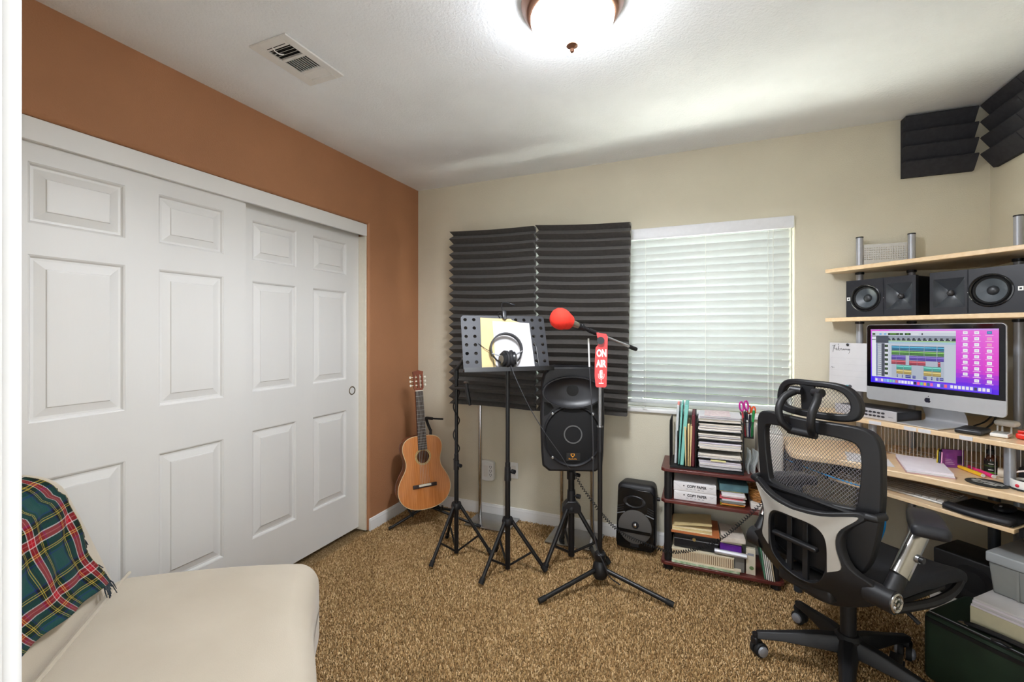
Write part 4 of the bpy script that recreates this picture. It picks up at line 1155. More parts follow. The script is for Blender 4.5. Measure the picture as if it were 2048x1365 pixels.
tag(MB().tube(pts, 0.0021, 5).build('coiled_cord', RUBBER), 'black coiled cord looping from the big loudspeaker to the desk chair', 'cord')
# ================================================================== BOOKSHELF AND WHAT IS ON IT
SX0, SX1, SY0, SY1 = 1.842, 2.442, -0.306, -0.022
t = thing('bookshelf', 'low cherry shelf unit with black tube posts under the window', 'shelf', ((SX0+SX1)/2, (SY0+SY1)/2, 0))
cx, cy_ = (SX0+SX1)/2, (SY0+SY1)/2
hw, hd_ = (SX1-SX0)/2, (SY1-SY0)/2
ro = 0.018
plan = [(-hw+ro,-hd_),(hw-ro,-hd_),(hw,-hd_+ro),(hw,hd_),(-hw,hd_),(-hw,-hd_+ro)]
for zt in (0.045, 0.392, 0.566):
    MB().prism(plan, zt-0.018, zt).build('shelf_board', CHERRY, t, bevel=0.003)
POST = mat('black_tube_post', (26,26,29), 0.4, var=0.05)
for sx in (-1, 1):
    for yy in (-hd_+0.034, hd_-0.034):
        for z0, z1 in ((0.0,0.027),(0.045,0.374),(0.392,0.548)):
            MB().cyl((sx*(hw-0.036), yy, z0), (sx*(hw-0.036), yy, z1), 0.021 if z0 > 0 else 0.024, seg=18).build('post', POST, t)

def box_thing(name, label, cat, x0, x1, y0, y1, z0, z1, m, rz=0.0, bevel=0.002, group=None, tilt=0.0, part=None):
    o = MB().box(-(x1-x0)/2, (x1-x0)/2, -(y1-y0)/2, (y1-y0)/2, 0, z1-z0).build(name, m, None, bevel=bevel)
    put(o, ((x0+x1)/2, (y0+y1)/2, z0), (0, tilt, rz))
    return tag(o, label, cat, group)

ZT = 0.566
# vertical sorter and letter trays: one black wire organiser
WIRE = mat('black_wire_mesh', (28,28,30), 0.45, metal=0.3)
t = thing('desk_organizer', 'black file organizer with folder slots and stacked letter trays', 'organizer', (2.07, -0.16, ZT+0.001))
b = MB()
ox0, ox1, tx = 1.888-2.07, 2.258-2.07, 2.022-2.07
MB().box(ox0, ox1, -0.118, 0.118, 0, 0.012).build('base_tray', WIRE, t)
for x, hh in ((ox0, 0.26), (ox0+0.04, 0.20), (ox0+0.088, 0.22), (tx, 0.30)):
    pts = [(x,-0.112,0.013),(x,-0.112,hh*0.9),(x,-0.09,hh),(x,0.10,hh),(x,0.112,hh*0.95),(x,0.112,0.013)]
    w = MB().tube(pts, 0.0028, 6)
    for k in range(1, 6): w.tube([(x,-0.112+0.038*k,0.013),(x,-0.112+0.038*k,hh)], 0.0012, 5)
    w.build('divider', WIRE, t)
MB().tube([(ox1,-0.112,0.013),(ox1,-0.112,0.30),(ox1,0.112,0.30),(ox1,0.112,0.013)],0.003,6).build('tray_frame', WIRE, t)
tray_z = [0.013, 0.068, 0.118, 0.168, 0.218, 0.268]
for k, z in enumerate(tray_z):
    w = MB().box(tx+0.006, ox1-0.004, -0.108, 0.108, z, z+0.003)
    w.build('letter_tray', WIRE, t)
lab = ['lowest paper stack in the black letter trays, a yellow slip on top', 'second paper stack from the bottom of the letter trays', 'third paper stack from the bottom of the letter trays', 'third paper stack from the top of the letter trays', 'second paper stack from the top of the letter trays', 'topmost paper stack of the letter trays, under a floral envelope']
heights = [0.036, 0.020, 0.030, 0.028, 0.032, 0.026]
rr = random.Random(11)
for k, z in enumerate(tray_z):
    s = thing('paper_stack', lab[k], 'paper', (2.14+0.003, -0.165, ZT+0.0046+z), (0,0,rr.uniform(-.02,.02)), 'paper stacks in the letter trays')
    zz = 0; i = 0
    while zz < heights[k]:
        th = rr.uniform(0.003, 0.007); dx = rr.uniform(-.004,.004); dy = rr.uniform(-.006,.006)
        sag = rr.uniform(0.001,0.0035)
        ww = 0.104
        b = MB()
        def fn(q, ph=rr.uniform(0,6)): return (q[0], q[1], q[2])
        n = 10
        top = [(-ww+2*ww*j/n, zz+th-0.0006-sag*0.4*math.sin(j/n*PI*1.0)) for j in range(n+1)]; bot = [(p[0], p[1]-th+0.0012) for p in reversed(top)]
        b.prism(top+bot, -0.100, 0.095, lambda u,v,h: (u+dx, h+dy, v))
        b.build('sheaf', [PAPER, mat('lilac_white_paper', (228,222,232), 0.75, var=0.03), mat('warm_white_paper', (236,228,216), 0.75, var=0.03)][rr.randrange(3)], s, smooth=30)
        zz += th; i += 1
    if k == 0:
        MB().box(-0.045, 0.03, -0.107, -0.06, zz+0.0006, zz+0.008).build('yellow_slip', mat('pale_yellow_note', (230,222,160), 0.7), s)
    if k == 5:
        MB().box(-0.075, 0.055, -0.09, 0.085, zz+0.0005, zz+0.004).build('floral_envelope', mat('floral_print', (232,220,216), 0.7, rgb2=(206,180,186), vscale=55), s)

def folder(name, label, x, zt, th, m, lean, y0=-0.27, y1=-0.06, flare=0.0):
    """upright folder: two covers with a rounded spine towards the room"""
    h = zt-ZT-0.015
    b = MB()
    b.prism([(-th/2,0),(th/2,0),(th/2+flare,h),(-th/2-flare,h)], y0, y1, lambda u,v,hh: (u,hh,v))
    o = b.build(name, m, None, bevel=min(0.004, th*0.35))
    put(o, (x, 0, ZT+0.0145), (0, lean, 0))
    return tag(o, label, 'folder')
TEAL = mat('teal_card', (130,200,190), 0.55, var=0.04)
folder('document_folder', 'pale grey folder with a pink tab in the organizer slots', 1.915, 0.915, 0.014, mat('grey_white_card', (200,204,206), 0.5, var=0.04), 0.045, -0.24)
o = folder('document_folder', 'slim teal folder beside the pale grey one', 1.932, 0.920, 0.010, TEAL, 0.055, -0.25)
o = folder('document_folder', 'thick teal folder leaning towards the manila folders', 1.950, 0.922, 0.020, TEAL, 0.075, -0.262)
for k, (x, z, ln) in enumerate(((1.972,0.800,-0.02),(1.983,0.815,0.01),(1.993,0.806,0.03))):
    folder('document_folder', ['short manila folder next to the teal folders', 'middle short manila folder of three in the organizer', 'short manila folder touching the maroon binder'][k], x, z, 0.007, MANILA, ln, -0.268, flare=0.0015)
folder('binder', 'dark maroon binder standing beside the letter trays', 2.0075, 0.870, 0.0175, mat('maroon_leatherette', (98,30,40), 0.5, bump=0.15), 0.012, -0.266)
box_thing('paper_card', 'pink card sticking up from the pale grey folder', 'card', 1.925, 1.936, -0.235, -0.21, 0.885, 0.932, mat('pink_card', (232,150,140), 0.7), tilt=0.05, bevel=0.001)

# mesh pen cup hung on the trays, with its pens and scissors
pc = thing('pen_cup', 'small black mesh pen cup on the side of the letter trays', 'pen cup', (2.285, -0.235, 0.762))
b = MB(); s_ = 0.0215
for k in range(9):
    for z in (0.0,):
        pass
for zz in [0.006*i for i in range(15)]:
    b.tube([(-s_,-s_,zz),(s_,-s_,zz),(s_,s_,zz),(-s_,s_,zz)], 0.0006, 4, closed=True)
for k in range(8):
    q = -s_+2*s_*k/7
    for p in ((q,-s_),(q,s_),(-s_,q),(s_,q)): b.cyl((p[0],p[1],0),(p[0],p[1],0.084),0.0006,seg=4)
tag(b.build('mesh_wall', WIRE, pc), kind='stuff')
MB().box(-s_,s_,-s_,s_,0,0.002).build('bottom', WIRE, pc)
MB().tube([(-s_,-s_,0.085),(s_,-s_,0.085),(s_,s_,0.085),(-s_,s_,0.085)],0.002,6,closed=True).build('rim', WIRE, pc)
MB().box(-s_-0.006,-s_-0.001,-0.01,0.01,0.05,0.092).build('hanger', WIRE, pc)
def scissors(label, rgb, loc, rot, s=1.0):
    t = thing('scissors', label, 'scissors', loc, rot)
    m = mat('handle_%d_%d_%d' % rgb, rgb, 0.35)
    for sx in (-1, 1):
        c = (sx*0.011*s, 0, 0.108*s)
        MB().tube([(c[0]+0.0085*s*math.cos(a)*1.0, 0, c[2]+0.02*s*math.sin(a)) for a in [2*PI*i/16 for i in range(16)]], 0.0038*s, 6, closed=True).build('handle', m, t)
        MB().prism([(sx*0.002,0.0),(sx*0.0055,0.03),(sx*0.009,0.088*s),(-sx*0.001,0.082*s),(-sx*0.003,0.03)],-0.001,0.001,lambda u,v,h:(u,h+sx*0.001,v)).build('blade', STEEL, t)
scissors('magenta handled scissors in the pen cup', (196,44,150), (2.276,-0.238,0.80), (0.05,-0.16,0.5), 1.25)
scissors('orange handled scissors in the pen cup', (232,84,30), (2.291,-0.229,0.80), (-0.1,0.10,0.2), 1.0)
def pen(label, rgb, loc, rot, L=0.14, r=0.0042, cap=None):
    t = thing('pen', label, 'pen', loc, rot)
    MB().lathe([(0,0),(r*0.4,0.001),(r,0.012),(r,L-0.004),(r*0.7,L),(0,L)],seg=12).build('barrel', mat('pen_%d_%d_%d' % rgb, rgb, 0.35), t)
    MB().cyl((0,0,L-0.04),(0,0,L+0.001),r*1.15,seg=12).build('cap', mat('cap_%d_%d_%d' % (cap or rgb), cap or rgb, 0.35), t)
pen('black and white pen standing in the pen cup', (230,230,232), (2.281,-0.245,0.765), (0.08,-0.05,0), 0.135, 0.0045, (30,30,44))
pen('dark blue pen standing in the pen cup', (40,44,90), (2.287,-0.243,0.765), (0.06,0.02,0), 0.12, 0.0045, (24,24,40))
pen('green marker standing in the pen cup', (40,150,80), (2.299,-0.240,0.765), (0.05,0.06,0), 0.145, 0.0058, (36,140,74))
pen('red pen leaning in the pen cup', (206,60,70), (2.270,-0.240,0.765), (0.05,-0.12,0), 0.145, 0.0042, (206,60,70))

# clear plastic packets between trays and printer
PLAST = mat('clear_film', (214,222,222), 0.12, alpha=0.35, var=0.05)
for k, (x, rz, ln) in enumerate(((2.277,0.1,0.10),(2.300,0.25,0.16))):
    o = MB().rbox((0,0,0.065),(0.010,0.07,0.13),0.004,n=2,k=4,fn=lambda q: (q[0]+0.004*math.sin(q[2]*70), q[1], q[2])).build('plastic_packet', PLAST)
    put(o, (x, -0.215-0.01*k, ZT+0.002), (0, ln, rz))
    tag(o, ['clear plastic packet leaning on the letter trays', 'clear plastic packet beside the white printer'][k], 'packet', 'plastic packets on the shelf')
# white printer
t = thing('printer', 'white desktop printer on the shelf behind the chair', 'printer', (2.388, -0.155, ZT+0.001))
MB().rbox((0.0,0.0,0.115),(0.112,0.245,0.228),0.018,n=4).build('body', mat('warm_white_shell', (228,222,214), 0.4, var=0.02), t)
MB().rbox((0.0,0.0,0.234),(0.104,0.232,0.012),0.005,n=3).build('lid', WHITEP, t)
for z in (0.032, 0.155):
    MB().box(-0.0445,-0.012,-0.1245,-0.1222,z-0.010,z+0.012).build('blue_sticker', mat('navy_sticker', (34,52,92), 0.4, rgb2=(70,96,140), vscale=160), t)

# middle shelf
ZM = 0.3925
def ream(label, z, rz):
    t = thing('paper_ream', label, 'paper ream', (2.018, -0.165, z), (0,0,rz), 'copy paper reams')
    w, d, h = 0.218, 0.232, 0.050
    MB().rbox((0,0,h/2),(w,d,h),0.003,n=2).build('wrapper', mat('white_ream_wrap', (233,230,232), 0.4, var=0.02), t)
    ink = mat('dark_ink', (38,38,42), 0.6)
    y = -d/2-0.0004
    text_mesh('lettering', 'COPY PAPER', 0.0200, ink, t, (0.010, y, h*0.60), (PI/2,0,0), sx=0.86, bold=0.0007)
    MB().prism([(-0.060,h*0.62),(-0.0555,h*0.62+0.005),(-0.051,h*0.62),(-0.0555,h*0.62-0.005)], y-0.0003, y, lambda u,v,hh:(u,hh,v)).build('diamond_mark', ink, t, smooth=0)
    f = MB()
    for sx in (-1,1):
        f.prism([(sx*w/2,h-0.002),(sx*(w/2-0.045),0.012),(sx*(w/2-0.045),0.0126),(sx*w/2,h-0.001)], y-0.0005, y+0.0002, lambda u,v,hh:(u,hh,v))
    f.build('fold_seam', mat('grey_seam', (190,188,196), 0.6), t, smooth=0)
    s = MB()
    for k in range(5): s.box(-0.045+0.02*k, -0.033+0.02*k, y-0.0004, y, h*0.28, h*0.33)
    s.box(0.075,0.092,y-0.0004,y,h*0.66,h*0.69)
    s.build('small_print', mat('grey_print', (150,150,158), 0.6), t, smooth=0)
ream('lower white copy paper ream on the middle shelf', ZM, 0.0)
ream('upper white copy paper ream on the middle shelf', ZM+0.0505, -0.012)
mags = [((200,196,60),0.006),((220,140,60),0.007),((228,226,220),0.006),((120,124,120),0.010),((214,210,214),0.008),((210,90,100),0.005),((232,226,216),0.007),((222,186,190),0.006),((238,238,238),0.010),((226,220,226),0.008),((210,206,140),0.005)]
z = ZM; rr = random.Random(21)
mlab = ['yellow magazine at the bottom of the pile beside the reams', 'orange covered magazine second from the bottom of the pile', 'cream booklet third from the bottom beside the reams', 'grey spined book in the lower half of the magazine pile', 'white booklet above the grey spined book', 'red edged booklet in the middle of the magazine pile', 'cream booklet just above the red edged one', 'pale pink booklet in the upper half of the magazine pile', 'thick white paper block in the magazine pile', 'lilac white booklet near the top of the magazine pile', 'olive edged booklet directly under the teal box']
for k, (c, th) in enumerate(mags):
    dx = rr.uniform(-.008,.008)
    box_thing('magazine', mlab[k], 'magazine', 2.150+dx+0.001*k*0, 2.262+dx, -0.282+rr.uniform(0,.02), -0.10, z, z+th-0.0004, mat('cover_%d' % k, c, 0.5, var=0.06, vscale=40), rr.uniform(-.05,.05), 0.0008, 'magazines piled on the middle shelf')
    z += th
o = box_thing('teal_box', 'dusty teal box on top of the magazine pile', 'box', 2.138, 2.278, -0.272, -0.11, z+0.0004, z+0.040, mat('dusty_teal', (92,132,140), 0.6, rgb2=(70,104,116), vscale=18), 0.04, 0.003)
# wicker basket
t = thing('wicker_basket', 'small round wicker basket at the end of the middle shelf', 'basket', (2.352, -0.195, ZM+0.028))
WICK = mat('golden_wicker', (196,140,74), 0.6, rgb2=(160,106,52), vscale=60)
for k in range(9):
    r_ = 0.052+0.0022*k
    pts = [((r_+0.0022*math.sin(12*a+k*PI))*math.cos(a), (r_+0.0022*math.sin(12*a+k*PI))*math.sin(a), 0.006+0.0078*k) for a in [2*PI*i/60 for i in range(60)]]
    MB().tube(pts, 0.0042, 5, closed=True).build('woven_row', WICK, t)
b = MB()
for k in range(12):
    a = 2*PI*k/12; b.tube([(0.050*math.cos(a),0.050*math.sin(a),0.001),(0.071*math.cos(a),0.071*math.sin(a),0.076)],0.003,5)
b.build('stakes', WICK, t)
MB().cyl((0,0,0.001),(0,0,0.005),0.052,seg=24).build('bottom', WICK, t)
box_thing('white_box', 'flat white box under the wicker basket', 'box', 2.292, 2.412, -0.272, -0.11, ZM+0.0004, ZM+0.0275, mat('off_white_card', (226,220,214), 0.6), 0.0, 0.002)

# bottom shelf
ZB = 0.0455
box_thing('green_book', 'wide green patterned book flat on the bottom shelf', 'book', 1.898, 2.238, -0.298, -0.08, ZB, ZB+0.012, mat('green_pattern', (120,160,110), 0.6, rgb2=(212,220,196), vscale=45), 0.0, 0.001)
box_thing('cream_board', 'cream board lying on the green patterned book', 'board', 1.900, 2.246, -0.296, -0.08, ZB+0.0125, ZB+0.018, mat('cream_card', (226,214,188), 0.7, var=0.03), -0.015, 0.0006)
t = thing('striped_box', 'cream box with brown vertical ribs on the bottom shelf', 'box', (2.055, -0.195, ZB+0.0186))
MB().box(-0.155,0.155,-0.092,0.092,0,0.052).build('body', mat('cream_ribbed_card', (224,208,176), 0.6, var=0.03), t, bevel=0.002)
for k in range(30):
    x = -0.150+0.0103*k
    MB().box(x-0.0017,x+0.0017,-0.0938,-0.0918,0.002,0.048).build('rib', mat('brown_rib', (126,92,58), 0.6), t, smooth=0)
MB().box(-0.157,0.157,-0.094,0.092,0.0522,0.0575).build('lid', mat('cream_card', (226,214,188), 0.7, var=0.03), t, bevel=0.001)
t = thing('document_case', 'black plastic document case with a round clasp', 'case', (2.022, -0.17, ZB+0.0765))
MB().rbox((0,0,0.045),(0.225,0.20,0.088),0.006,n=2).build('body', mat('black_case_shell', (28,29,33), 0.35), t)
MB().box(-0.114,0.114,-0.1035,-0.099,0.050,0.0535).build('flap_edge', GREYMETAL, t)
MB().cyl((-0.008,-0.1005,0.058),(-0.008,-0.1065,0.058),0.009,seg=20).build('clasp', mat('brass_clasp', (214,190,130), 0.3, metal=0.7), t)
box_thing('orange_folder', 'orange brown folder on top of the black document case', 'folder', 1.893, 2.140, -0.295, -0.07, 0.2125, 0.223, mat('tan_orange_card', (190,112,62), 0.65), 0.02, 0.001)
folded = thing('manila_stack', 'stack of manila envelopes curling up on the bottom shelf', 'envelopes', (2.010, -0.18, 0.2235), (0,0,0.015))
for k in range(4):
    n = 12; th = 0.003; base = 0.0038*k
    curl = 0.030 if k == 3 else 0.004*k
    top = [(-0.112, base+th)] + [(-0.112+0.205*j/n, base+th+curl*(j/n)**1.5*0.3 + (curl*0.5 if k==3 else 0)*math.sin(j/n*PI*0.5)) for j in range(1,n+1)]
    bot = [(p[0], p[1]-th*0.8) for p in reversed(top)]
    MB().prism(top+bot, -0.108+0.01*k, 0.09, lambda u,v,h:(u,h,v)).build('envelope', MANILA if k % 2 else mat('pale_manila', (238,222,182), 0.7, var=0.04), folded, smooth=40)
box_thing('paper_pile', 'loose pile of white letters beside the manila stack', 'letters', 2.147, 2.262, -0.285, -0.10, 0.2025, 0.2265, mat('mixed_letters', (224,214,202), 0.75, rgb2=(206,190,176), vscale=30), 0.06, 0.0015)
box_thing('cream_box', 'flat cream box under the loose letters', 'box', 2.145, 2.252, -0.262, -0.10, 0.1845, 0.2015, mat('cream_card', (226,214,188), 0.7), 0.0, 0.0015)
box_thing('purple_box', 'shiny purple box on the bottom shelf', 'box', 2.145, 2.250, -0.270, -0.11, 0.1285, 0.184, mat('glossy_purple', (98,36,150), 0.25, var=0.08), -0.02, 0.003)
o = MB().cyl((-0.078,0,0.013),(0.078,0,0.013),0.0128,seg=24).build('silver_tube', mat('pale_silver_tube', (206,206,212), 0.25, metal=0.4), None)
put(o, (2.195, -0.280, 0.1285), (0,0,-0.05)); tag(o, 'shiny white tube lying in front of the purple box', 'tube')
box_thing('support_box', 'grey box underneath the purple box', 'box', 2.212, 2.262, -0.272, -0.08, ZB, 0.128, mat('grey_carton', (120,116,110), 0.7), 0.0, 0.002)
t = thing('small_carton', 'small upright carton printed with a green leaf', 'carton', (2.292, -0.262, ZB+0.0006), (0,0,-0.08))
MB().box(-0.022,0.022,-0.014,0.014,0,0.135).build('body', mat('beige_carton', (214,204,184), 0.65, var=0.04), t, bevel=0.001)
MB().sphere((0.004,-0.0145,0.036),0.011,12,8,(1,0.06,0.9)).build('leaf_print', mat('leaf_green_print', (110,134,88), 0.6), t)
MB().box(-0.015,0.015,-0.0147,-0.0140,0.10,0.112).build('title_print', mat('grey_print', (150,150,158), 0.6), t)
cols = [(96,150,120),(222,222,214),(230,228,222),(206,204,196),(226,222,210),(186,170,140)]
rl = ['green spined record sleeve leaning at the shelf end', 'white record sleeve next to the green one', 'second white record sleeve from the green one', 'grey white record sleeve in the leaning row', 'cream record sleeve near the chair', 'tan record sleeve, last of the leaning row']
for k, c in enumerate(cols):
    o = MB().box(-0.0028,0.0028,-0.11,0.11,0,0.20).build('record_sleeve', mat('sleeve_%d' % k, c, 0.6, var=0.03), None, bevel=0.001)
    put(o, (2.355+0.0082*k, -0.19-0.002*k, 0.047), (0,-0.13,0))
    tag(o, rl[k], 'record sleeve', 'record sleeves leaning in the bottom shelf')
# ================================================================== OFFICE CHAIR
ch = thing('office_chair', 'black mesh office chair with silver frame, seen from behind at the desk', 'chair', (2.574, -0.834, 0), (0,0,-PI/4))
ARMB = mat('black_soft_pad', (30,31,36), 0.5, bump=0.08, bscale=600)
FR = mat('black_chair_frame', (20,20,23), 0.5, var=0.06, vscale=20)
SILV = mat('silver_grey_panel', (176,172,164), 0.35, metal=0.25, var=0.04, vscale=15)
ALU = mat('polished_aluminium', (196,194,190), 0.22, metal=1.0, var=0.04)
# star base, casters, gas column (leg angles measured in the room, turned into chair space)
for a in (183, 111, 39, -33, -105):
    a = math.radians(a+45); d = Vector((math.cos(a), math.sin(a), 0)); s = Vector((-d[1], d[0], 0))
    secs = [(0.02, 0.034, 0.095, 0.155), (0.10, 0.030, 0.093, 0.145), (0.22, 0.023, 0.088, 0.118), (0.315, 0.019, 0.075, 0.098)]
    v = []; f = []
    for (r_, w_, z0, z1) in secs:
        c = d*r_
        v += [c-s*w_+Vector((0,0,z0)), c+s*w_+Vector((0,0,z0)), c+s*w_*0.8+Vector((0,0,z1-0.012)), c+s*w_*0.45+Vector((0,0,z1)), c-s*w_*0.45+Vector((0,0,z1)), c-s*w_*0.8+Vector((0,0,z1-0.012))]
    for k in range(len(secs)-1):
        for i in range(6): f.append((k*6+i, k*6+(i+1)%6, (k+1)*6+(i+1)%6, (k+1)*6+i))
    f += [tuple(range(6)), tuple(range(18,24))]
    lg = MB().add(v, f).build('base_leg', FR, ch, smooth=35, bevel=0.003)
    cc = d*0.318
    b = MB().cyl(cc+Vector((0,0,0.055)), cc+Vector((0,0,0.088)), 0.013, seg=12); b.rbox(cc+Vector((0,0,0.060)),(0.03,0.03,0.03),0.008,n=3)
    b.build('caster_stem', FR, lg)
    wd = (Matrix.Rotation(0.5,3,'Z') @ s).normalized()
    for sg in (-1, 1):
        c0 = cc + wd*sg*0.013 - d*0.012 + Vector((0,0,0.029))
        wh_ = MB().lathe([(0,-0.009),(0.026,-0.009),(0.0285,-0.004),(0.0285,0.004),(0.026,0.009),(0,0.009)], c0, wd, seg=24).build('caster_wheel', RUBBER, lg)
    MB().lathe([(0.021,0.0),(0.019,0.007),(0.010,0.011),(0,0.012)], cc+(wd if wd.dot(Vector((0.70711*-0.25-0.70711*-0.97*-1,0,0))) < 0 else wd)*0.0225-d*0.012+Vector((0,0,0.029)), wd, seg=20).build('hub_cap', GREYMETAL, lg)
    MB().lathe([(0.021,0.0),(0.019,0.007),(0.010,0.011),(0,0.012)], cc-wd*0.0225-d*0.012+Vector((0,0,0.029)), -wd, seg=20).build('hub_cap', GREYMETAL, lg)
MB().lathe([(0,0.09),(0.048,0.09),(0.046,0.15),(0.034,0.162),(0,0.162)], seg=24).build('base_hub', FR, ch)
MB().cyl((0,0,0.16),(0,0,0.36),0.026,seg=20).build('gas_column', FR, ch)
MB().rbox((0,0.0,0.375),(0.18,0.30,0.06),0.015,n=3).build('tilt_mechanism', FR, ch)
b = MB().tube([(0.09,-0.02,0.37),(0.20,-0.02,0.365),(0.235,-0.02,0.345)],0.007,8); b.build('tilt_lever', FR, ch)
# seat
def seat_shape(q): return (q[0], q[1], q[2] + 0.020*(abs(q[0])/0.25)**2 - 0.030*max(0,(q[1]-0.10)/0.13)**2 + (0.006 if q[1] < 0 else 0))
MB().rbox((0,0.055,0.445),(0.48,0.46,0.055),0.024,n=4,k=8,fn=seat_shape).build('seat', mat('black_seat_fabric', (30,32,38), 0.9, var=0.12, vscale=200, bump=0.3, bscale=700), ch, smooth=60)
sp = []
MB().tube(smooth_path([(0.235,-0.15,0.425),(0.240,0.05,0.405),(0.235,0.20,0.415),(0.20,0.262,0.44),(0,0.275,0.435),(-0.20,0.262,0.44),(-0.235,0.20,0.415),(-0.240,0.05,0.405),(-0.235,-0.15,0.425)],4),0.014,8).build('seat_frame', FR, ch)
MB().rbox((0,0.05,0.40),(0.40,0.34,0.02),0.006,n=2).build('seat_pan', FR, ch)

# backrest: rounded frame with a mesh field, leaning a little and curving round the sitter
def back_y(x, z): return -0.222 - 0.06*(z-0.5) + 1.0*x*x
def mirror(h): return [(x,z) for x,z in h] + [(-x,z) for x,z in reversed(h) if abs(x) > 1e-6]
bo = refine([(0.0,1.012),(0.12,1.014),(0.185,1.008),(0.215,0.985),(0.226,0.94),(0.226,0.86),(0.222,0.76),(0.210,0.66),(0.188,0.56),(0.150,0.50),(0.08,0.478),(0.0,0.472)],3)
bi = refine([(0.0,0.966),(0.10,0.966),(0.150,0.960),(0.170,0.945),(0.176,0.91),(0.174,0.85),(0.166,0.78),(0.160,0.745),(0.150,0.735),(0.10,0.730),(0.05,0.728),(0.0,0.727)],3)
BO, BI = mirror(bo), mirror(bi)
assert len(BO) == len(BI)
MB().ring(BO, BI, -0.016, 0.016, lambda u,v,h: (u, back_y(u,v)+h, v)).build('back_frame', FR, ch, smooth=40, bevel=0.005)
def net(fn, nu, nv, x0, x1, z0, z1, inside, r):
    """open weave: zigzag threads, joined into one part"""
    b = MB()
    for i in range(nu+1):
        run = []
        for j in range(nv*2+1):
            z = z0+(z1-z0)*j/(nv*2); x = x0+(x1-x0)*(i+(0.42 if (j % 2) else -0.0)*(1 if (j//2+i)%2==0 else -1))/nu
            if inside(x, z): run.append(fn(x, z))
            else:
                if len(run) > 1: b.tube(run, r, 3, caps=False)
                run = []
        if len(run) > 1: b.tube(run, r, 3, caps=False)
    return b
def inside_poly(P):
    def f(x, z):
        c = False; n = len(P); j = n-1
        for i in range(n):
            if (P[i][1] > z) != (P[j][1] > z) and x < (P[j][0]-P[i][0])*(z-P[i][1])/(P[j][1]-P[i][1]+1e-12)+P[i][0]: c = not c
            j = i
        return c
    return f
NET = mat('black_mesh_thread', (104,102,108), 0.6)
grow = [(x*1.03, 0.847+(z-0.847)*1.04) for x,z in BI]
tag(net(lambda x,z: (x, back_y(x,z)+0.012, z), 64, 34, -0.185, 0.185, 0.722, 0.972, inside_poly(grow), 0.00095).build('mesh_field', NET, ch, smooth=0, fix=False), kind='stuff')
# lower field below the cross bar: dense lumbar cushion
LB = [(0.0,0.722),(0.10,0.723),(0.150,0.726),(0.160,0.70),(0.155,0.64),(0.140,0.575),(0.11,0.535),(0.05,0.52),(0,0.517)]
MB().prism(mirror(refine(LB,2)), -0.006, 0.008, lambda u,v,h: (u, back_y(u,v)+0.022+h, v)).build('lumbar_pad', mat('black_lumbar_fabric', (12,12,13), 0.95, spec=0.1), ch, smooth=40)
MB().tube([(0.172*q, back_y(0.172*q,0.727)-0.014, 0.727-0.012*abs(q)) for q in [(-1+2*i/20) for i in range(21)]], 0.008, 8).build('cross_bar', FR, ch)
# headrest and its curved carriers
hy = lambda x, z: -0.205 + 1.2*x*x - 0.02*(z-1.07)
ho_ = refine([(0.0,1.150),(0.07,1.149),(0.115,1.138),(0.142,1.112),(0.155,1.075),(0.150,1.040),(0.130,1.020),(0.08,1.013),(0.0,1.012)],3)
hi_ = refine([(0.0,1.128),(0.06,1.128),(0.095,1.119),(0.115,1.100),(0.124,1.075),(0.120,1.052),(0.105,1.042),(0.06,1.038),(0.0,1.037)],3)
HO, HI = mirror(ho_), mirror(hi_)
MB().ring(HO, HI, -0.014, 0.014, lambda u,v,h: (u, hy(u,v)+h, v)).build('headrest_frame', FR, ch, smooth=40, bevel=0.006)
tag(net(lambda x,z: (x, hy(x,z)+0.008, z), 44, 13, -0.128, 0.128, 1.034, 1.130, inside_poly([(x*1.03, 1.082+(z-1.082)*1.05) for x,z in HI]), 0.00095).build('headrest_mesh', NET, ch, smooth=0, fix=False), kind='stuff')
MB().prism([(-0.022,1.04),(0.022,1.04),(0.026,1.132),(-0.026,1.132)], -0.012, -0.002, lambda u,v,h:(u-0.012, hy(0,v)+h, v)).build('headrest_plate', FR, ch)
for sx in (-1, 1):
    pts = smooth_path([(sx*0.042,-0.236,1.108),(sx*0.060,-0.272,1.085),(sx*0.062,-0.300,1.045),(sx*0.056,-0.298,1.0),(sx*0.045,-0.275,0.972),(sx*0.036,-0.255,0.962)],5)
    MB().tube(pts, 0.0135, 10).build('headrest_carrier', FR, ch)
    MB().cyl((sx*0.042-0.02*sx,-0.232,1.110),(sx*0.058,-0.240,1.112),0.015,seg=14).build('carrier_joint', BLACK, ch)
MB().cyl((-0.05,-0.262,0.962),(0.05,-0.262,0.962),0.0145,seg=14).build('carrier_base', FR, ch)
# rear support: black ring with silver Y panel
def sup_y(x, z): return -0.295 + 1.5*x*x - 0.02*(z-0.5) + (0.10*max(0,(0.50-z)/0.15)**1.5)
so = refine([(0.0,0.700),(0.10,0.711),(0.185,0.737),(0.205,0.722),(0.158,0.668),(0.146,0.61),(0.168,0.545),(0.225,0.503),(0.228,0.452),(0.14,0.390),(0.06,0.352),(0.0,0.345)],3)
si = refine([(0.0,0.655),(0.04,0.655),(0.075,0.648),(0.095,0.630),(0.103,0.605),(0.105,0.575),(0.104,0.54),(0.098,0.505),(0.082,0.472),(0.055,0.446),(0.028,0.434),(0.0,0.430)],3)
MB().ring(mirror(so), mirror(si), -0.015, 0.015, lambda u,v,h: (u, sup_y(u,v)+h, v)).build('rear_support', FR, ch, smooth=40, bevel=0.005)
sh_o = refine([(0.0,0.688),(0.09,0.696),(0.178,0.722),(0.184,0.712),(0.148,0.672),(0.134,0.64),(0.133,0.60),(0.146,0.545),(0.138,0.528)],3)
sh_i = refine([(0.0,0.664),(0.045,0.663),(0.08,0.655),(0.1005,0.635),(0.108,0.61),(0.110,0.585),(0.110,0.56),(0.110,0.53),(0.110,0.512)],3)
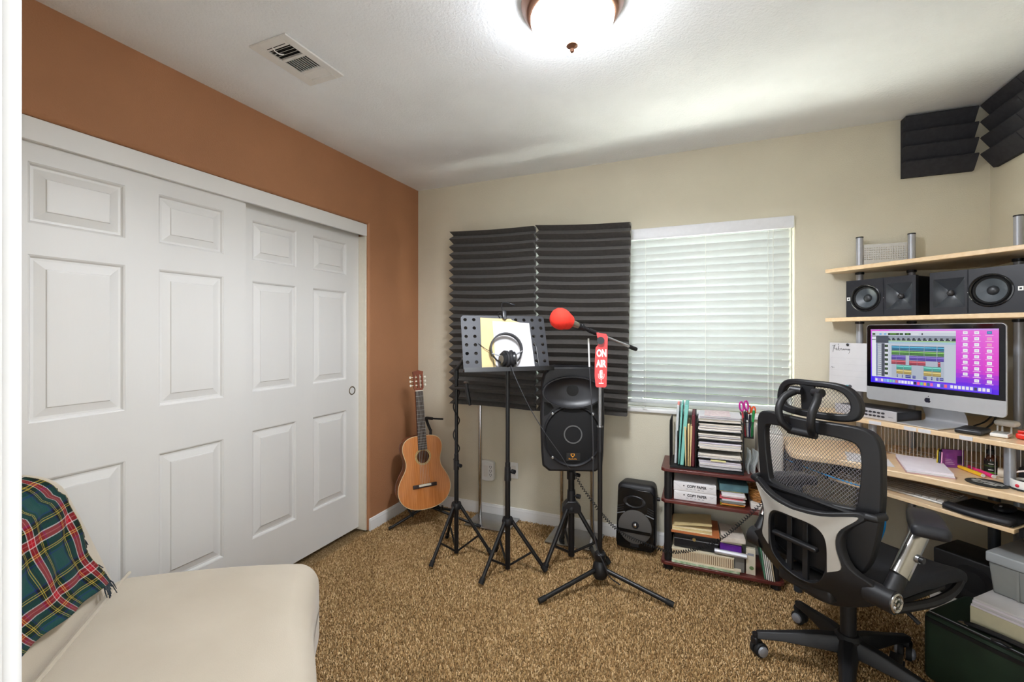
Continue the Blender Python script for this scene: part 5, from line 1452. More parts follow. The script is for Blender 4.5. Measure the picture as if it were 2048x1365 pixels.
loop = [(x,z) for x,z in sh_o] + [(x,z) for x,z in reversed(sh_i)]
n_ = len(sh_o)
pv = []; pf = []
for sg in (1, -1):
    o_ = len(pv)
    for h_ in (-0.0185, -0.0145):
        for (x,z) in sh_o: pv.append((sg*x, sup_y(x,z)+h_, z))
        for (x,z) in sh_i: pv.append((sg*x, sup_y(x,z)+h_, z))
    for i in range(n_-1):
        pf.append((o_+i, o_+i+1, o_+n_+i+1, o_+n_+i)); k = o_+2*n_
        pf.append((k+i, k+i+1, k+n_+i+1, k+n_+i))
        pf.append((o_+i, o_+i+1, k+i+1, k+i)); pf.append((o_+n_+i, o_+n_+i+1, k+n_+i+1, k+n_+i))
    i = n_-1; k = o_+2*n_; pf.append((o_+i, o_+n_+i, k+n_+i, k+i))
MB().add(pv, pf).build('silver_panel', SILV, ch, smooth=40)
for sx in (-1, 1):
    MB().tube([(sx*0.195, sup_y(0.195,0.725), 0.726),(sx*0.222,-0.235,0.728),(sx*0.226,-0.195,0.73)],0.013,10).build('support_arm', FR, ch)
# lumbar slide seen through the ring
for sx in (-1, 1):
    MB().box(sx*0.03-0.010-0.02, sx*0.03+0.010-0.02, -0.262, -0.250, 0.425, 0.655).build('lumbar_rail', FR, ch, bevel=0.002)
MB().rbox((-0.02,-0.275,0.560),(0.17,0.022,0.016),0.006,n=3,e=(0.2,0,0)).build('lumbar_lever', FR, ch)
MB().rbox((0,-0.19,0.405),(0.20,0.14,0.05),0.015,n=3).build('back_bracket', FR, ch)
# arms
for sx, AX in ((-1, 0.246), (1, 0.268)):
    MB().cyl((sx*0.19,-0.215,0.478),(sx*AX,-0.215,0.478),0.036,seg=26).build('arm_pivot', FR, ch)
    dk = MB().lathe([(0.0315,0),(0.0315,0.004),(0.027,0.006),(0.024,0.004),(0.014,0.004),(0.012,0.006),(0.005,0.006),(0,0.003)],(sx*AX,-0.215,0.478),(sx,0,0),seg=28).build('pivot_disc', ALU, ch)
    b = MB()
    for k in range(6):
        a0 = 2*PI*k/6
        b.tube([(sx*(AX+0.0055), -0.215+r_*math.cos(a0+r_*45), 0.478+r_*math.sin(a0+r_*45)) for r_ in (0.012,0.016,0.020,0.024)],0.0013,4)
    b.build('disc_vane', ALU, dk)
    ax0, ax1 = Vector((sx*(AX-0.022),-0.205,0.490)), Vector((sx*(AX-0.010),-0.062,0.672))
    MB().cyl(ax0, ax0.lerp(ax1,0.45), 0.024, seg=18).build('arm_root', FR, ch)
    # flattened aluminium sleeve
    m_ = MB(); dirv = (ax1-ax0).normalized(); sd = Vector((sx,0,0)); up = dirv.cross(sd).normalized(); sd = up.cross(dirv)
    secs = []
    for q in (0.30, 0.96):
        c = ax0.lerp(ax1,q); secs.append([c+sd*0.024*math.cos(2*PI*i/24)+up*0.035*math.sin(2*PI*i/24) for i in range(24)])
    m_.add(secs[0]+secs[1], [(i,(i+1)%24,24+(i+1)%24,24+i) for i in range(24)]+[tuple(range(24)),tuple(range(24,48))])
    m_.build('arm_sleeve', ALU, ch)
    c = ax0.lerp(ax1,0.62)
    b = MB().cyl(c+Vector((sx*0.022,0,0)), c+Vector((sx*0.040,0,0)), 0.0105, seg=16); b.build('height_button', BLACK, ch)
    MB().cyl(c+Vector((sx*0.022,0,0)), c+Vector((sx*0.030,0,0)), 0.0135, seg=18).build('button_ring', STEEL, ch)
    MB().rbox((sx*(AX-0.016),-0.018,0.694),(0.098,0.235,0.042),0.018,n=4,k=5,e=(0,0,0.55 if sx > 0 else -0.2),fn=lambda q: (q[0]*(1-0.18*max(0,q[1]/0.117)), q[1], q[2]+0.010*(q[1]/0.117)**2*(-1 if q[1]>0 else 0.3))).build('arm_pad', ARMB, ch, smooth=60)
# ================================================================== CORNER DESK (frame: a along its front, b out from the corner)
A45 = -PI/4
def D(a, b, z=0.0): return (W + (a-b)*0.70711, (-a-b)*0.70711, z)
def dthing(name, label, cat, a, b, z, rz=0.0, group=None): return thing(name, label, cat, D(a,b,z), (0,0,A45+rz), group)
t = thing('corner_desk', 'birch corner desk with monitor shelf and silver pole shelving', 'desk', (W, 0, 0))
def wp(pts): return [(x-W, y) for x, y in pts]
desk_plan = smooth_path([(2.452,-0.30,0),(2.458,-0.385,0),(2.50,-0.42,0),(2.62,-0.445,0),(2.711,-0.49,0),(2.770,-0.545,0),(2.878,-0.598,0),(2.965,-0.655,0),(3.046,-0.702,0),(3.119,-0.752,0),(3.175,-0.83,0),(3.20,-0.93,0),(3.215,-1.03,0)], 4)
desk_poly = wp([(2.455,-0.016)] + [(p[0],p[1]) for p in desk_plan] + [(3.352,-1.03),(3.352,-0.016)])
MB().prism(desk_poly, 0.712, 0.74).build('desktop', BIRCH, t, bevel=0.004)
shelf_poly = wp([(2.661,-0.082),(2.70,-0.016),(3.342,-0.016),(3.342,-0.655),(3.2745,-0.695)])
for z in (1.385, 1.645):
    MB().prism(shelf_poly, z, z+0.020).build('upper_shelf', BIRCH, t, bevel=0.003)
mon_poly = wp([(2.644,-0.204),(2.644,-0.016),(3.342,-0.016),(3.342,-0.71),(3.152,-0.712)])
MB().prism(mon_poly, 0.894, 0.915).build('monitor_shelf', BIRCH, t, bevel=0.003)
for (x, y) in ((2.822,-0.045),(3.036,-0.052),(3.304,-0.322),(3.310,-0.535)):
    MB().cyl((x-W,y,0.0),(x-W,y,1.826),0.0155,seg=20).build('pole', mat('silver_pole', (176,178,184), 0.4, metal=0.35, var=0.03), t)
    MB().cyl((x-W,y,1.826),(x-W,y,1.832),0.0165,seg=20).build('pole_cap', BLACK, t)
    for z in (1.372, 1.632):
        MB().lathe([(0.0158,0),(0.020,0.002),(0.020,0.012),(0.0158,0.0128)],(x-W,y,z),seg=18).build('shelf_collar', BLACKM, t)
# perforated metal panel between the two poles on the window wall
pp = MB(); ncx, ncz = 18, 6; px0, px1, pz0, pz1 = 2.839-W, 3.019-W, 1.690, 1.790
cw_, cz_ = (px1-px0)/ncx, (pz1-pz0-0.03)/ncz
for i in range(ncx):
    for j in range(ncz):
        cx_, cc = px0+cw_*(i+.5), pz0+0.015+cz_*(j+.5)
        o_ = [(cx_+sq8[0]*cw_/2, cc+sq8[1]*cz_/2) for sq8 in ((1,0),(1,1),(0,1),(-1,1),(-1,0),(-1,-1),(0,-1),(1,-1))]
        i_ = [(cx_+0.0026*math.cos(2*PI*k/8), cc+0.0026*math.sin(2*PI*k/8)) for k in range(8)]
        pp.ring(o_, i_, -0.0485, -0.0475, lambda u,v,h:(u,h,v))
pp.box(px0,px1,-0.0485,-0.0475,pz0,pz0+0.015); pp.box(px0,px1,-0.0485,-0.0475,pz1-0.015,pz1); pp.box(px0,px1,-0.0485,-0.0475,1.667,pz0)
pp.build('perforated_panel', mat('pale_grey_sheet', (202,201,198), 0.5, var=0.03), t, smooth=0)
def dl(a, b, z=0.0):
    p = D(a,b,z); return (p[0]-W, p[1], p[2])
for a in (-0.183, 0.283):
    MB().cyl(dl(a,0.595,0.741), dl(a,0.595,0.893), 0.0165, seg=20).build('shelf_post', GREYMETAL, t)
for (a,b) in ((-0.42,0.78),(0.14,0.33),(-0.60,0.66)):
    MB().cyl(dl(a,b,0.0), dl(a,b,0.711), 0.020, seg=18).build('desk_leg', mat('dark_grey_leg', (62,66,72), 0.4, metal=0.3), t)
# wire rack under the monitor shelf
RODM = mat('pale_steel_rod', (206,202,198), 0.35, metal=0.3)
rod = None
for k in range(42):
    a = -0.205+0.0145*k
    if rod is None:
        rod = MB().cyl((0,0,0.748),(0,0,0.888),0.0015,seg=8).build('rack_rod', RODM, t); r0 = rod
    else:
        rod = r0.copy(); C.objects.link(rod)
    rod.location = dl(a, 0.485)
for z, b in ((0.889,0.485),(0.7435,0.485),(0.7435,0.40),(0.7435,0.33)):
    MB().cyl(dl(-0.215,b,z), dl(0.40,b,z), 0.002, seg=8).build('rack_rail', RODM, t)
# keyboard tray on runners
tray = MB().prism([(p[0],p[1]) for p in (dl(-0.285,0.45),dl(-0.285,0.758),dl(0.352,0.758),dl(0.352,0.45))], 0.612, 0.628).build('keyboard_tray', BIRCH, t, bevel=0.002)
for a in (-0.30, 0.368):
    MB().prism([(p[0],p[1]) for p in (dl(a-0.006,0.42),dl(a-0.006,0.752),dl(a+0.006,0.752),dl(a+0.006,0.42))], 0.606, 0.634).build('runner', BLACKM, t)
    MB().prism([(p[0],p[1]) for p in (dl(a-0.002+0.012*(1 if a>0 else -1),0.50),dl(a-0.002+0.012*(1 if a>0 else -1),0.70),dl(a+0.002+0.012*(1 if a>0 else -1),0.70),dl(a+0.002+0.012*(1 if a>0 else -1),0.50))], 0.575, 0.711).build('runner_bracket', mat('green_grey_metal', (150,160,158), 0.4, metal=0.4), t)
# paper label strips on the shelf edge
for a0, a1 in ((-0.168,-0.118),(-0.030,0.015),(0.022,0.066),(0.158,0.198)):
    MB().prism([(p[0],p[1]) for p in (dl(a0,0.6465),dl(a0,0.6495),dl(a1,0.6495),dl(a1,0.6465))], 0.897, 0.9125).build('label_strip', PAPER, t, smooth=0)

# ------------------------------------------------------------------ studio speakers on the upper shelf
def studio_speaker(label, a0, b, flip):
    w, h, dp = 0.296, 0.186, 0.24
    s = dthing('studio_speaker', label, 'speaker', a0+w/2, b, 1.4058, 0.0, 'studio speakers on the shelf')
    BAF = mat('satin_black_baffle', (34,36,42), 0.32, var=0.05)
    f = -1 if flip else 1
    MB().rbox((0, 0.022+(dp-0.022)/2, h/2),(w-0.004,dp-0.022,h-0.003),0.008,n=2).build('cabinet', mat('matte_black_cabinet', (16,16,18), 0.55), s)
    # baffle: woofer cell on the outer side, horn cell on the inner side
    b_ = MB(); n = 40
    def sqp(i, n):
        a = 2*PI*i/n; c, s_ = math.cos(a), math.sin(a); m = max(abs(c),abs(s_)); return c/m, s_/m
    split = 0.022; wc = (-w/2+split)/2 + (0.0 if not flip else 0.010); wh2 = (split+w/2)/2; hb = h/2
    wr = 0.068
    b_.ring([((-w/2+split)/2+sqp(i,n)[0]*wh2, hb+sqp(i,n)[1]*h/2) for i in range(n)], [(wc+0.004+wr*math.cos(2*PI*i/n), hb+wr*math.sin(2*PI*i/n)) for i in range(n)], 0.0, 0.022, lambda u,v,hh:(u*f,hh,v))
    hc = (split+w/2)/2-0.002; hh2 = (w/2-split)/2+0.002; q = 0.052; qh = 0.062
    b_.ring([(hc+sqp(i,8)[0]*hh2, hb+sqp(i,8)[1]*h/2) for i in (1,3,5,7)], [(hc+sqp(i,8)[0]*q, hb+sqp(i,8)[1]*qh) for i in (1,3,5,7)], 0.0, 0.022, lambda u,v,hh:(u*f,hh,v))
    b_.build('baffle', BAF, s, smooth=30, bevel=0.0)
    o = (f*(wc+0.004), 0.0, hb)
    MB().lathe([(0.0678,-0.004),(0.0678,0.003),(0.064,0.0045),(0.060,0.002),(0.058,-0.003)],o,(0,-1,0),seg=44).build('woofer_ring', mat('gloss_black_ring', (20,20,22), 0.15), s)
    MB().lathe([(0.058,-0.006),(0.054,0.000),(0.049,-0.004),(0.047,-0.007)],o,(0,-1,0),seg=44).build('surround', RUBBER, s)
    MB().lathe([(0.0475,-0.006),(0.020,-0.019),(0.018,-0.0195)],o,(0,-1,0),seg=44).build('cone', mat('grey_black_cone', (72,78,84), 0.4), s)
    MB().lathe([(0.0195,-0.0195),(0.016,-0.0135),(0.009,-0.0105),(0,-0.0098)],o,(0,-1,0),seg=30).build('dust_cap', mat('dark_dust_cap', (40,42,45), 0.4), s)
    # X-shaped horn: four curved faces falling to the throat
    m = MB(); ns_ = 6
    for k in range(4):
        d0 = [(1,0),(0,1),(-1,0),(0,-1)][k]; d1 = [(0,1),(-1,0),(0,-1),(1,0)][k]
        def fn(u, v, d0=d0, d1=d1):
            t_ = v; e_ = (2*u-1)
            depth = 0.019*(1-(1-t_)**2.2) - 0.004*math.sin(u*PI)*math.sin(t_*PI)
            r_ = 1-t_*0.80
            x = (d0[0]*q+d1[0]*e_*q)*r_; z = (d0[1]*qh+d1[1]*e_*qh)*r_
            return ((hc+x)*f, 0.0003+depth, hb+z)
        m.grid(fn, 8, ns_)
    m.build('horn', mat('satin_black_waveguide', (46,50,56), 0.3), s, smooth=30)
    MB().sphere((hc*f,0.0178,hb),0.0135,18,12,(1,0.9,1)).build('tweeter', mat('dark_tweeter', (46,44,46), 0.35), s)
    bo_ = 0.012 if not flip else 0.0135
    MB().box(f*(-w/2+bo_)-0.0075, f*(-w/2+bo_)+0.0075, -0.0012, -0.0002, hb-0.0085, hb+0.0085).build('badge', WHITEP, s, smooth=0)
    MB().box(f*(-w/2+bo_)-0.0034, f*(-w/2+bo_)+0.0034, -0.0018, -0.0012, hb-0.004, hb+0.003).build('badge_mark', mat('dark_ink', (38,38,42), 0.6), s, smooth=0)
    MB().sphere((f*(split-0.002),-0.0006,hb-0.004),0.0016,8,6).build('power_light', WHITEP, s)
studio_speaker('left of the two black studio speakers on the upper shelf', -0.339, 0.532, False)
studio_speaker('right of the two black studio speakers, nearer the picture edge', 0.008, 0.532, True)

# ------------------------------------------------------------------ computer
cpt = dthing('desktop_computer', 'silver all-in-one computer showing a recording session', 'computer', 0.001, 0.533, 0.9155, math.radians(-7))
ALUM = mat('satin_aluminium', (214,215,219), 0.3, metal=0.55, var=0.02)
cwid, chgt, cz0 = 0.528, 0.372, 0.078
def cf(u, v, h): return (u, h, v)
def rrect(x0,x1,z0,z1,r,n=5):
    P = []
    for (cx__, cz__, a0) in ((x1-r,z0+r,-PI/2),(x1-r,z1-r,0),(x0+r,z1-r,PI/2),(x0+r,z0+r,PI)):
        P += [(cx__+r*math.cos(a0+PI/2*i/n), cz__+r*math.sin(a0+PI/2*i/n)) for i in range(n+1)]
    return P
MB().prism(rrect(-cwid/2,cwid/2,cz0,cz0+chgt,0.016), 0.0, 0.006, cf).build('shell', ALUM, cpt, smooth=40)
MB().rbox((0,0.016,cz0+chgt/2),(cwid*0.86,0.022,chgt*0.8),0.01,n=3).build('rear_bulge', ALUM, cpt)
chin = 0.066
MB().prism(rrect(-cwid/2+0.002,cwid/2-0.002,cz0+chin,cz0+chgt-0.002,0.014)[0:0] or [(-cwid/2+0.002,cz0+chin),(cwid/2-0.002,cz0+chin)]+[p for p in rrect(-cwid/2+0.002,cwid/2-0.002,cz0+chin,cz0+chgt-0.002,0.014) if p[1] > cz0+chin+0.02], -0.0012, 0.0, cf).build('glass_bezel', mat('bezel_black', (8,8,14), 0.08), cpt, smooth=0)
MB().sphere((0,-0.0013,cz0+chgt-0.011),0.0025,10,6).build('camera_dot', mat('lens_dark', (40,44,60), 0.1), cpt)
# chin emblem: fruit silhouette
ap = []
for i in range(40):
    a = 2*PI*i/40; r_ = 0.0125*(1-0.16*math.cos(2*a+PI)*0.4) 
    x = r_*math.cos(a)*0.92; z = r_*math.sin(a)
    if abs(x) < 0.004: z *= 0.86
    if x > 0.0035: 
        bx, bz = 0.0145, 0.002; d_ = math.hypot(x-bx, z-bz)
        if d_ < 0.0065: x = bx-math.sqrt(max(0,0.0065**2-(z-bz)**2))
    ap.append((x, z+cz0+chin/2-0.002))
em = MB().prism(ap, -0.0008, 0.0, cf)
em.prism([(0.0003+0.0045*t_, cz0+chin/2+0.0115+0.0065*t_+0.0022*math.sin(t_*PI)) for t_ in [i/6 for i in range(7)]]+[(0.0003+0.0045*t_, cz0+chin/2+0.0115+0.0065*t_-0.0022*math.sin(t_*PI)) for t_ in [i/6 for i in range(5,0,-1)]], -0.0008, 0.0, cf)
em.build('emblem', mat('emblem_dark', (36,34,48), 0.25), cpt, smooth=0)
# stand: bent aluminium foot
pv_ = smooth_path([(0,0.012,0.118),(0,0.050,0.085),(0,0.078,0.045),(0,0.086,0.014),(0,0.070,0.0045),(0,0.02,0.0035),(0,-0.095,0.003)],5)
st = MB(); hwid = [0.085+0.0*i for i in range(len(pv_))]
v = []
for p in pv_:
    v += [(-0.062,p[1],p[2]-0.0022),(0.096,p[1],p[2]-0.0022),(0.096,p[1],p[2]+0.0022),(-0.062,p[1],p[2]+0.0022)]
f = []
for k in range(len(pv_)-1):
    for i in range(4): f.append((k*4+i,k*4+(i+1)%4,(k+1)*4+(i+1)%4,(k+1)*4+i))
f += [(0,1,2,3),tuple(range(4*len(pv_)-4,4*len(pv_)))]
st.add(v,f).build('stand', ALUM, cpt, smooth=50)
# screen print
S = []
def R_(u0,u1,v0,v1,c): S.append((u0,u1,v0,v1,c))
def mixc(a,b,t_): return tuple(int(a[i]+(b[i]-a[i])*t_) for i in range(3))
for i in range(10):
    for j in range(14):
        u, v_ = (i+.5)/10, (j+.5)/14
        top = mixc((206,84,226),(232,110,214),u); mid = mixc((120,40,230),(226,56,200),u); bot = mixc((38,10,238),(70,20,232),u)
        c = mixc(top,mid,v_*2/1.3) if v_ < 0.65 else mixc(mid,bot,(v_-0.65)/0.35)
        R_(i/10,(i+1)/10,j/14,(j+1)/14,c)
R_(0,1,0,0.022,(196,150,226)); R_(0.0,0.17,0.012,0.024,(236,60,190))
R_(0.012,0.715,0.032,0.885,(186,194,206))
R_(0.012,0.715,0.032,0.062,(214,218,226)); R_(0.012,0.715,0.062,0.115,(196,203,214))
for (a_,b__,c) in ((0.018,0.045,(28,60,20)),(0.085,0.105,(120,170,220)),(0.13,0.15,(120,170,220)),(0.165,0.265,(20,36,18)),(0.270,0.300,(30,70,24)),(0.315,0.365,(24,52,20)),(0.375,0.43,(210,214,222)),(0.455,0.465,(30,32,40))): R_(a_,b__,0.070,0.104,c)
R_(0.185,0.24,0.078,0.096,(90,150,40)); R_(0.33,0.35,0.078,0.096,(80,140,40))
R_(0.012,0.052,0.115,0.885,(222,226,234)); R_(0.012,0.05,0.120,0.135,(60,62,72)); R_(0.012,0.05,0.185,0.198,(60,62,72))
R_(0.052,0.17,0.120,0.255,(60,66,82)); R_(0.17,0.715,0.120,0.15,(132,140,156)); R_(0.17,0.715,0.155,0.205,(40,46,58))
for k in range(12): R_(0.18+0.044*k,0.205+0.044*k,0.160,0.182,(150,160,172)); R_(0.19+0.044*k,0.20+0.044*k,0.188,0.2,(220,226,230))
R_(0.17,0.715,0.208,0.222,(150,200,110)); R_(0.17,0.715,0.222,0.262,(160,186,206))
R_(0.058,0.066,0.262,0.87,(40,60,130)); R_(0.066,0.105,0.262,0.87,(196,202,212))
for k in range(16): R_(0.068,0.103,0.268+0.038*k,0.280+0.038*k,(100,106,122))
R_(0.105,0.135,0.262,0.87,(66,70,86)); R_(0.135,0.168,0.262,0.87,(208,212,220))
for k in range(7): R_(0.136,0.166,0.285+0.084*k,0.330+0.084*k,(22,28,20)); R_(0.147,0.155,0.295+0.084*k,0.312+0.084*k,(70,130,50))
R_(0.199,0.631,0.295,0.87,(170,178,192))
rows = [((16,84,120),(90,180,214),0.300,[(0.199,0.27),(0.273,0.352),(0.355,0.475),(0.478,0.575),(0.58,0.631)]),
        ((40,92,40),(140,196,104),0.385,[(0.199,0.27),(0.273,0.352),(0.355,0.475),(0.478,0.575),(0.58,0.631)]),
        ((62,40,140),(140,120,206),0.470,[(0.199,0.24),(0.242,0.325),(0.355,0.42),(0.422,0.49),(0.492,0.575),(0.578,0.631)]),
        ((128,38,60),(220,110,120),0.555,[(0.199,0.24),(0.242,0.325),(0.355,0.42),(0.422,0.49),(0.585,0.605)]),
        ((44,130,120),(130,220,204),0.640,[(0.245,0.305),(0.308,0.375),(0.475,0.54),(0.543,0.610)]),
        ((150,128,60),(226,210,140),0.722,[(0.245,0.305),(0.308,0.375),(0.475,0.54),(0.543,0.610)])]
rq = random.Random(9)
for dark, light, v0, clips in rows:
    for (u0,u1) in clips:
        R_(u0,u1,v0,v0+0.078,dark); R_(u0+0.001,u1-0.001,v0+0.012,v0+0.034,light); R_(u0+0.001,u1-0.001,v0+0.050,v0+0.058,mixc(dark,light,0.6))
        for k in range(int((u1-u0)/0.008)):
            x = u0+0.008*k; hh = rq.uniform(0.004,0.016); R_(x+0.001,x+0.004,v0+0.023-hh,v0+0.023+hh,mixc(dark,light,0.75))
for (u0,u1) in ((0.25,0.258),(0.295,0.302),(0.325,0.37),(0.385,0.41),(0.474,0.50),(0.535,0.545),(0.575,0.592),(0.60,0.628)): R_(u0,u1,0.815,0.865,(52,56,132)); R_(u0+0.002,u1-0.002,0.83,0.845,(130,136,200))
for ci, (u, n0, n1) in enumerate(((0.785,0,8),(0.862,0,9),(0.945,0,9))):
    for k in range(n0, n1):
        v_ = 0.06+0.094*k
        c = (236,236,242)
        if ci == 2 and k == 0: c = (40,130,180)
        if ci == 2 and k in (1,2): c = (236,150,196)
        R_(u-0.016,u+0.016,v_-0.022,v_+0.026,c); R_(u-0.009,u+0.009,v_-0.008,v_+0.01,mixc(c,(180,170,200),0.5)); R_(u-0.026,u+0.026,v_+0.038,v_+0.047,(240,200,236))
R_(0.045,0.96,0.905,0.985,(110,84,236))
dockc = [(220,225,235),(150,120,220),(226,200,230),(120,170,240),(130,200,240),(120,210,160),(140,200,180),(200,120,110),(220,215,235),(235,235,240),(235,235,240),(220,220,230),(240,240,245),(20,20,60),(250,70,130),(110,200,130),(240,160,60),(70,110,120),(230,90,170),(110,90,230),(230,230,240),(70,80,180),(235,90,120)]
for k, c in enumerate(dockc): R_(0.052+0.0265*k,0.073+0.0265*k,0.918,0.968,c)
for k in range(10): R_(0.68+0.0275*k,0.70+0.0275*k,0.918,0.968,(232,226,240) if k != 6 else (60,50,90))
sw, sh_ = 0.486, 0.262; sx0 = -sw/2; sz1 = cz0+chgt-0.0225
printed('screen', S, color_attr_mat('lit_screen', emit=0.23), cpt, lambda u,v_,k: (sx0+u*sw, -0.0016-k*8e-6, sz1-v_*sh_))

# ------------------------------------------------------------------ things on the monitor shelf
af = dthing('audio_interface', 'silver fronted audio interface beside the computer', 'audio interface', -0.076, 0.612, 0.9158, math.radians(-5))
MB().rbox((-0.14,0.085,0.0235),(0.28,0.165,0.045),0.003,n=2).build('case', mat('graphite_case', (44,44,48), 0.4, metal=0.3), af)
MB().box(-0.281,0.001,-0.004,0.002,0.0005,0.0475).build('faceplate', mat('silver_faceplate', (206,205,210), 0.35, metal=0.4), af, bevel=0.001)
for r_ in range(2):
    for k in range(8):
        MB().lathe([(0.0075,0.0),(0.0075,0.0015),(0,0.0015)],(-0.055-0.0185*k,-0.004,0.016+0.0165*r_),(0,-1,0),seg=16,xdir=(1,0,0),sy=0.62).build('vent_slot', mat('slot_dark', (50,48,54), 0.6), af)
MB().box(-0.032,-0.012,-0.0046,-0.004,0.017,0.021).build('maker_print', mat('grey_print', (150,150,158), 0.6), af, smooth=0)

cal = dthing('wall_planner', 'handwritten February sheet pinned up beside the computer', 'paper', -0.352, 0.476, 0.0, math.radians(0))
MB().prism([(-0.108,1.026),(0.112,1.022),(0.112,1.270),(-0.104,1.272)], 0, 0.0012, cf).build('sheet', PAPER, cal, smooth=0)
INKG = mat('pencil_grey', (110,108,112), 0.7)
ln = MB()
for z in (1.190,1.158,1.126,1.094): ln.box(-0.10,0.108,-0.0005,0.0,z,z+0.0009)
ln.build('ruled_line', mat('pale_grey_line', (196,194,198), 0.7), cal, smooth=0)
# cursive month name as one pen stroke
def stroke(seq, x0, z0, s): return [(x0+x*s, -0.0007, z0+z*s) for x, z in seq]
pts_ = [(0,0),(0.5,2.6),(0.9,3.1),(0.6,1.6),(1.1,1.5),(1.6,1.2),(1.9,1.7),(1.6,1.9),(1.4,1.2),(1.9,0.9),(2.4,1.4),(2.7,3.0),(2.6,1.0),(3.0,0.9),(3.3,1.4),(2.9,1.6),(3.5,1.5),(3.8,1.9),(3.9,1.4),(4.2,0.9),(4.6,1.6),(4.7,1.0),(5.0,1.6),(5.2,1.0),(5.6,1.6),(5.9,1.1),(6.2,1.6),(6.5,1.0),(6.9,1.6),(7.0,0.9),(7.4,1.6),(7.3,0.2),(6.9,-0.6)]
MB().tube(smooth_path(stroke(pts_,-0.088,1.222,0.0115),4),0.0009,4).build('handwriting', INKG, cal)
MB().tube(stroke([(-0.2,2.9),(1.4,3.3)],-0.088,1.222,0.0115),0.0009,4).build('handwriting', INKG, cal)
MB().tube(smooth_path(stroke([(0,0.4),(0.5,1.0),(0.7,0.2),(1.2,0.7),(1.6,0.3)],-0.098,1.132,0.0115),3),0.0007,4).build('handwriting', INKG, cal)
MB().lathe([(0,0),(0.006,0),(0.007,0.004),(0.004,0.006),(0,0.006)],(-0.012,-0.0002,1.262),(0,-1,0),seg=14).build('magnet', BLACK, cal)
MB().lathe([(0,0),(0.002,0),(0.002,0.001),(0,0.001)],(-0.06,-0.0002,1.264),(0,-1,0),seg=10).build('pin', BLACK, cal)
MB().lathe([(0,0),(0.007,0),(0.008,0.005),(0.004,0.009),(0,0.009)],(0.0,-0.0002,1.045),(0,-1,0),seg=14).build('magnet', mat('grey_magnet', (90,88,92), 0.4), cal)
MB().box(-0.02,0.0,-0.002,0.0,1.036,1.05).build('teal_clip', mat('teal_clip_m', (90,160,170), 0.5), cal)

o = dthing('hard_drive', 'black portable drive on the monitor shelf edge', 'hard drive', 0.163, 0.562, 0.9158, math.radians(8))
MB().rbox((0,0.0,0.010),(0.082,0.118,0.018),0.007,n=3).build('case', BLACKS, o); MB().rbox((0,0.0,0.0195),(0.066,0.10,0.002),0.0009,n=2).build('top_plate', BLACK, o)
o = dthing('white_adapter', 'flat white adapter next to the black portable drive', 'adapter', 0.240, 0.545, 0.9158, math.radians(10))
MB().rbox((0,0,0.008),(0.05,0.07,0.014),0.004,n=3).build('body', WHITEP, o); MB().rbox((0.0,0.005,0.0158),(0.040,0.055,0.0016),0.0007,n=2).build('grey_top', mat('grey_top', (150,148,146), 0.4), o)
o = dthing('white_puck', 'white rounded gadget on clear legs behind the adapter', 'gadget', 0.228, 0.465, 0.9158)
MB().rbox((0,0,0.044),(0.066,0.05,0.024),0.012,n=4).build('body', mat('ivory_plastic', (225,220,214), 0.45), o)
for a in (-0.022,-0.008,0.018):
    MB().cyl((a,-0.015,0.0005),(a,-0.015,0.032),0.003,seg=8).build('leg', mat('clear_acrylic', (220,222,222), 0.1, alpha=0.5), o)
o = dthing('red_stapler', 'bright red stapler at the picture edge on the monitor shelf', 'stapler', 0.305, 0.535, 0.9158, 0.1)
MB().rbox((0.01,0,0.013),(0.07,0.034,0.024),0.009,n=3).build('body', mat('bright_red_plastic', (226,50,40), 0.3), o)
MB().rbox((0.01,0,0.030),(0.06,0.022,0.008),0.003,n=2).build('top_arm', mat('bright_red_plastic', (226,50,40), 0.3), o)

# ------------------------------------------------------------------ things on the desktop
ZD = 0.7405
def slab(name, label, cat, quad, z0, z1, m, parts=None, bevel=0.002):
    cx_ = sum(p[0] for p in quad)/4; cy__ = sum(p[1] for p in quad)/4
    o = thing(name, label, cat, (cx_, cy__, z0))
    q_ = [(p[0]-cx_, p[1]-cy__) for p in quad]
    return o, q_
o, q_ = slab('notebook_stack', 'stack of white paper on the desktop in front of the wire rack', 'paper', [(2.885,-0.318),(2.838,-0.575),(2.984,-0.606),(3.036,-0.345)], ZD, 0, PAPER)
MB().prism(q_, 0.0, 0.003).build('backing_board', mat('rose_board', (196,160,160), 0.7), o)
MB().prism([(x*0.97+0.002,y*0.98+0.003) for x,y in q_], 0.0032, 0.009).build('paper_block', PAPER, o)
MB().prism([(x*0.98,y*0.97+0.005) for x,y in q_], 0.0093, 0.0175).build('paper_block', mat('lilac_white_paper', (228,222,232), 0.75, var=0.03), o)
o, q_ = slab('loose_sheet', 'loose white sheet lying left of the paper stack', 'paper', [(2.70,-0.28),(2.665,-0.46),(2.825,-0.50),(2.845,-0.36)], ZD, 0, PAPER)
MB().prism(q_, 0, 0.0016).build('sheet', PAPER, o, smooth=0)
o = thing('ballpoint_pen', 'dark ballpoint pen lying on the loose sheet', 'pen', (2.775,-0.405,ZD+0.0066), (0,PI/2,0.9))
MB().lathe([(0,-0.07),(0.003,-0.066),(0.0045,-0.055),(0.0045,0.06),(0.003,0.066),(0,0.067)],seg=12).build('barrel', mat('navy_barrel', (30,32,52), 0.3), o); MB().box(-0.0062,-0.0045,-0.0012,0.0012,0.02,0.058).build('clip', STEEL, o)
cards = [((206,180,60),'yellow card standing at the front of the wire rack'),((54,60,80),'slate blue card between the yellow and purple ones'),((214,150,190),'pale pink card beside the purple box'),]
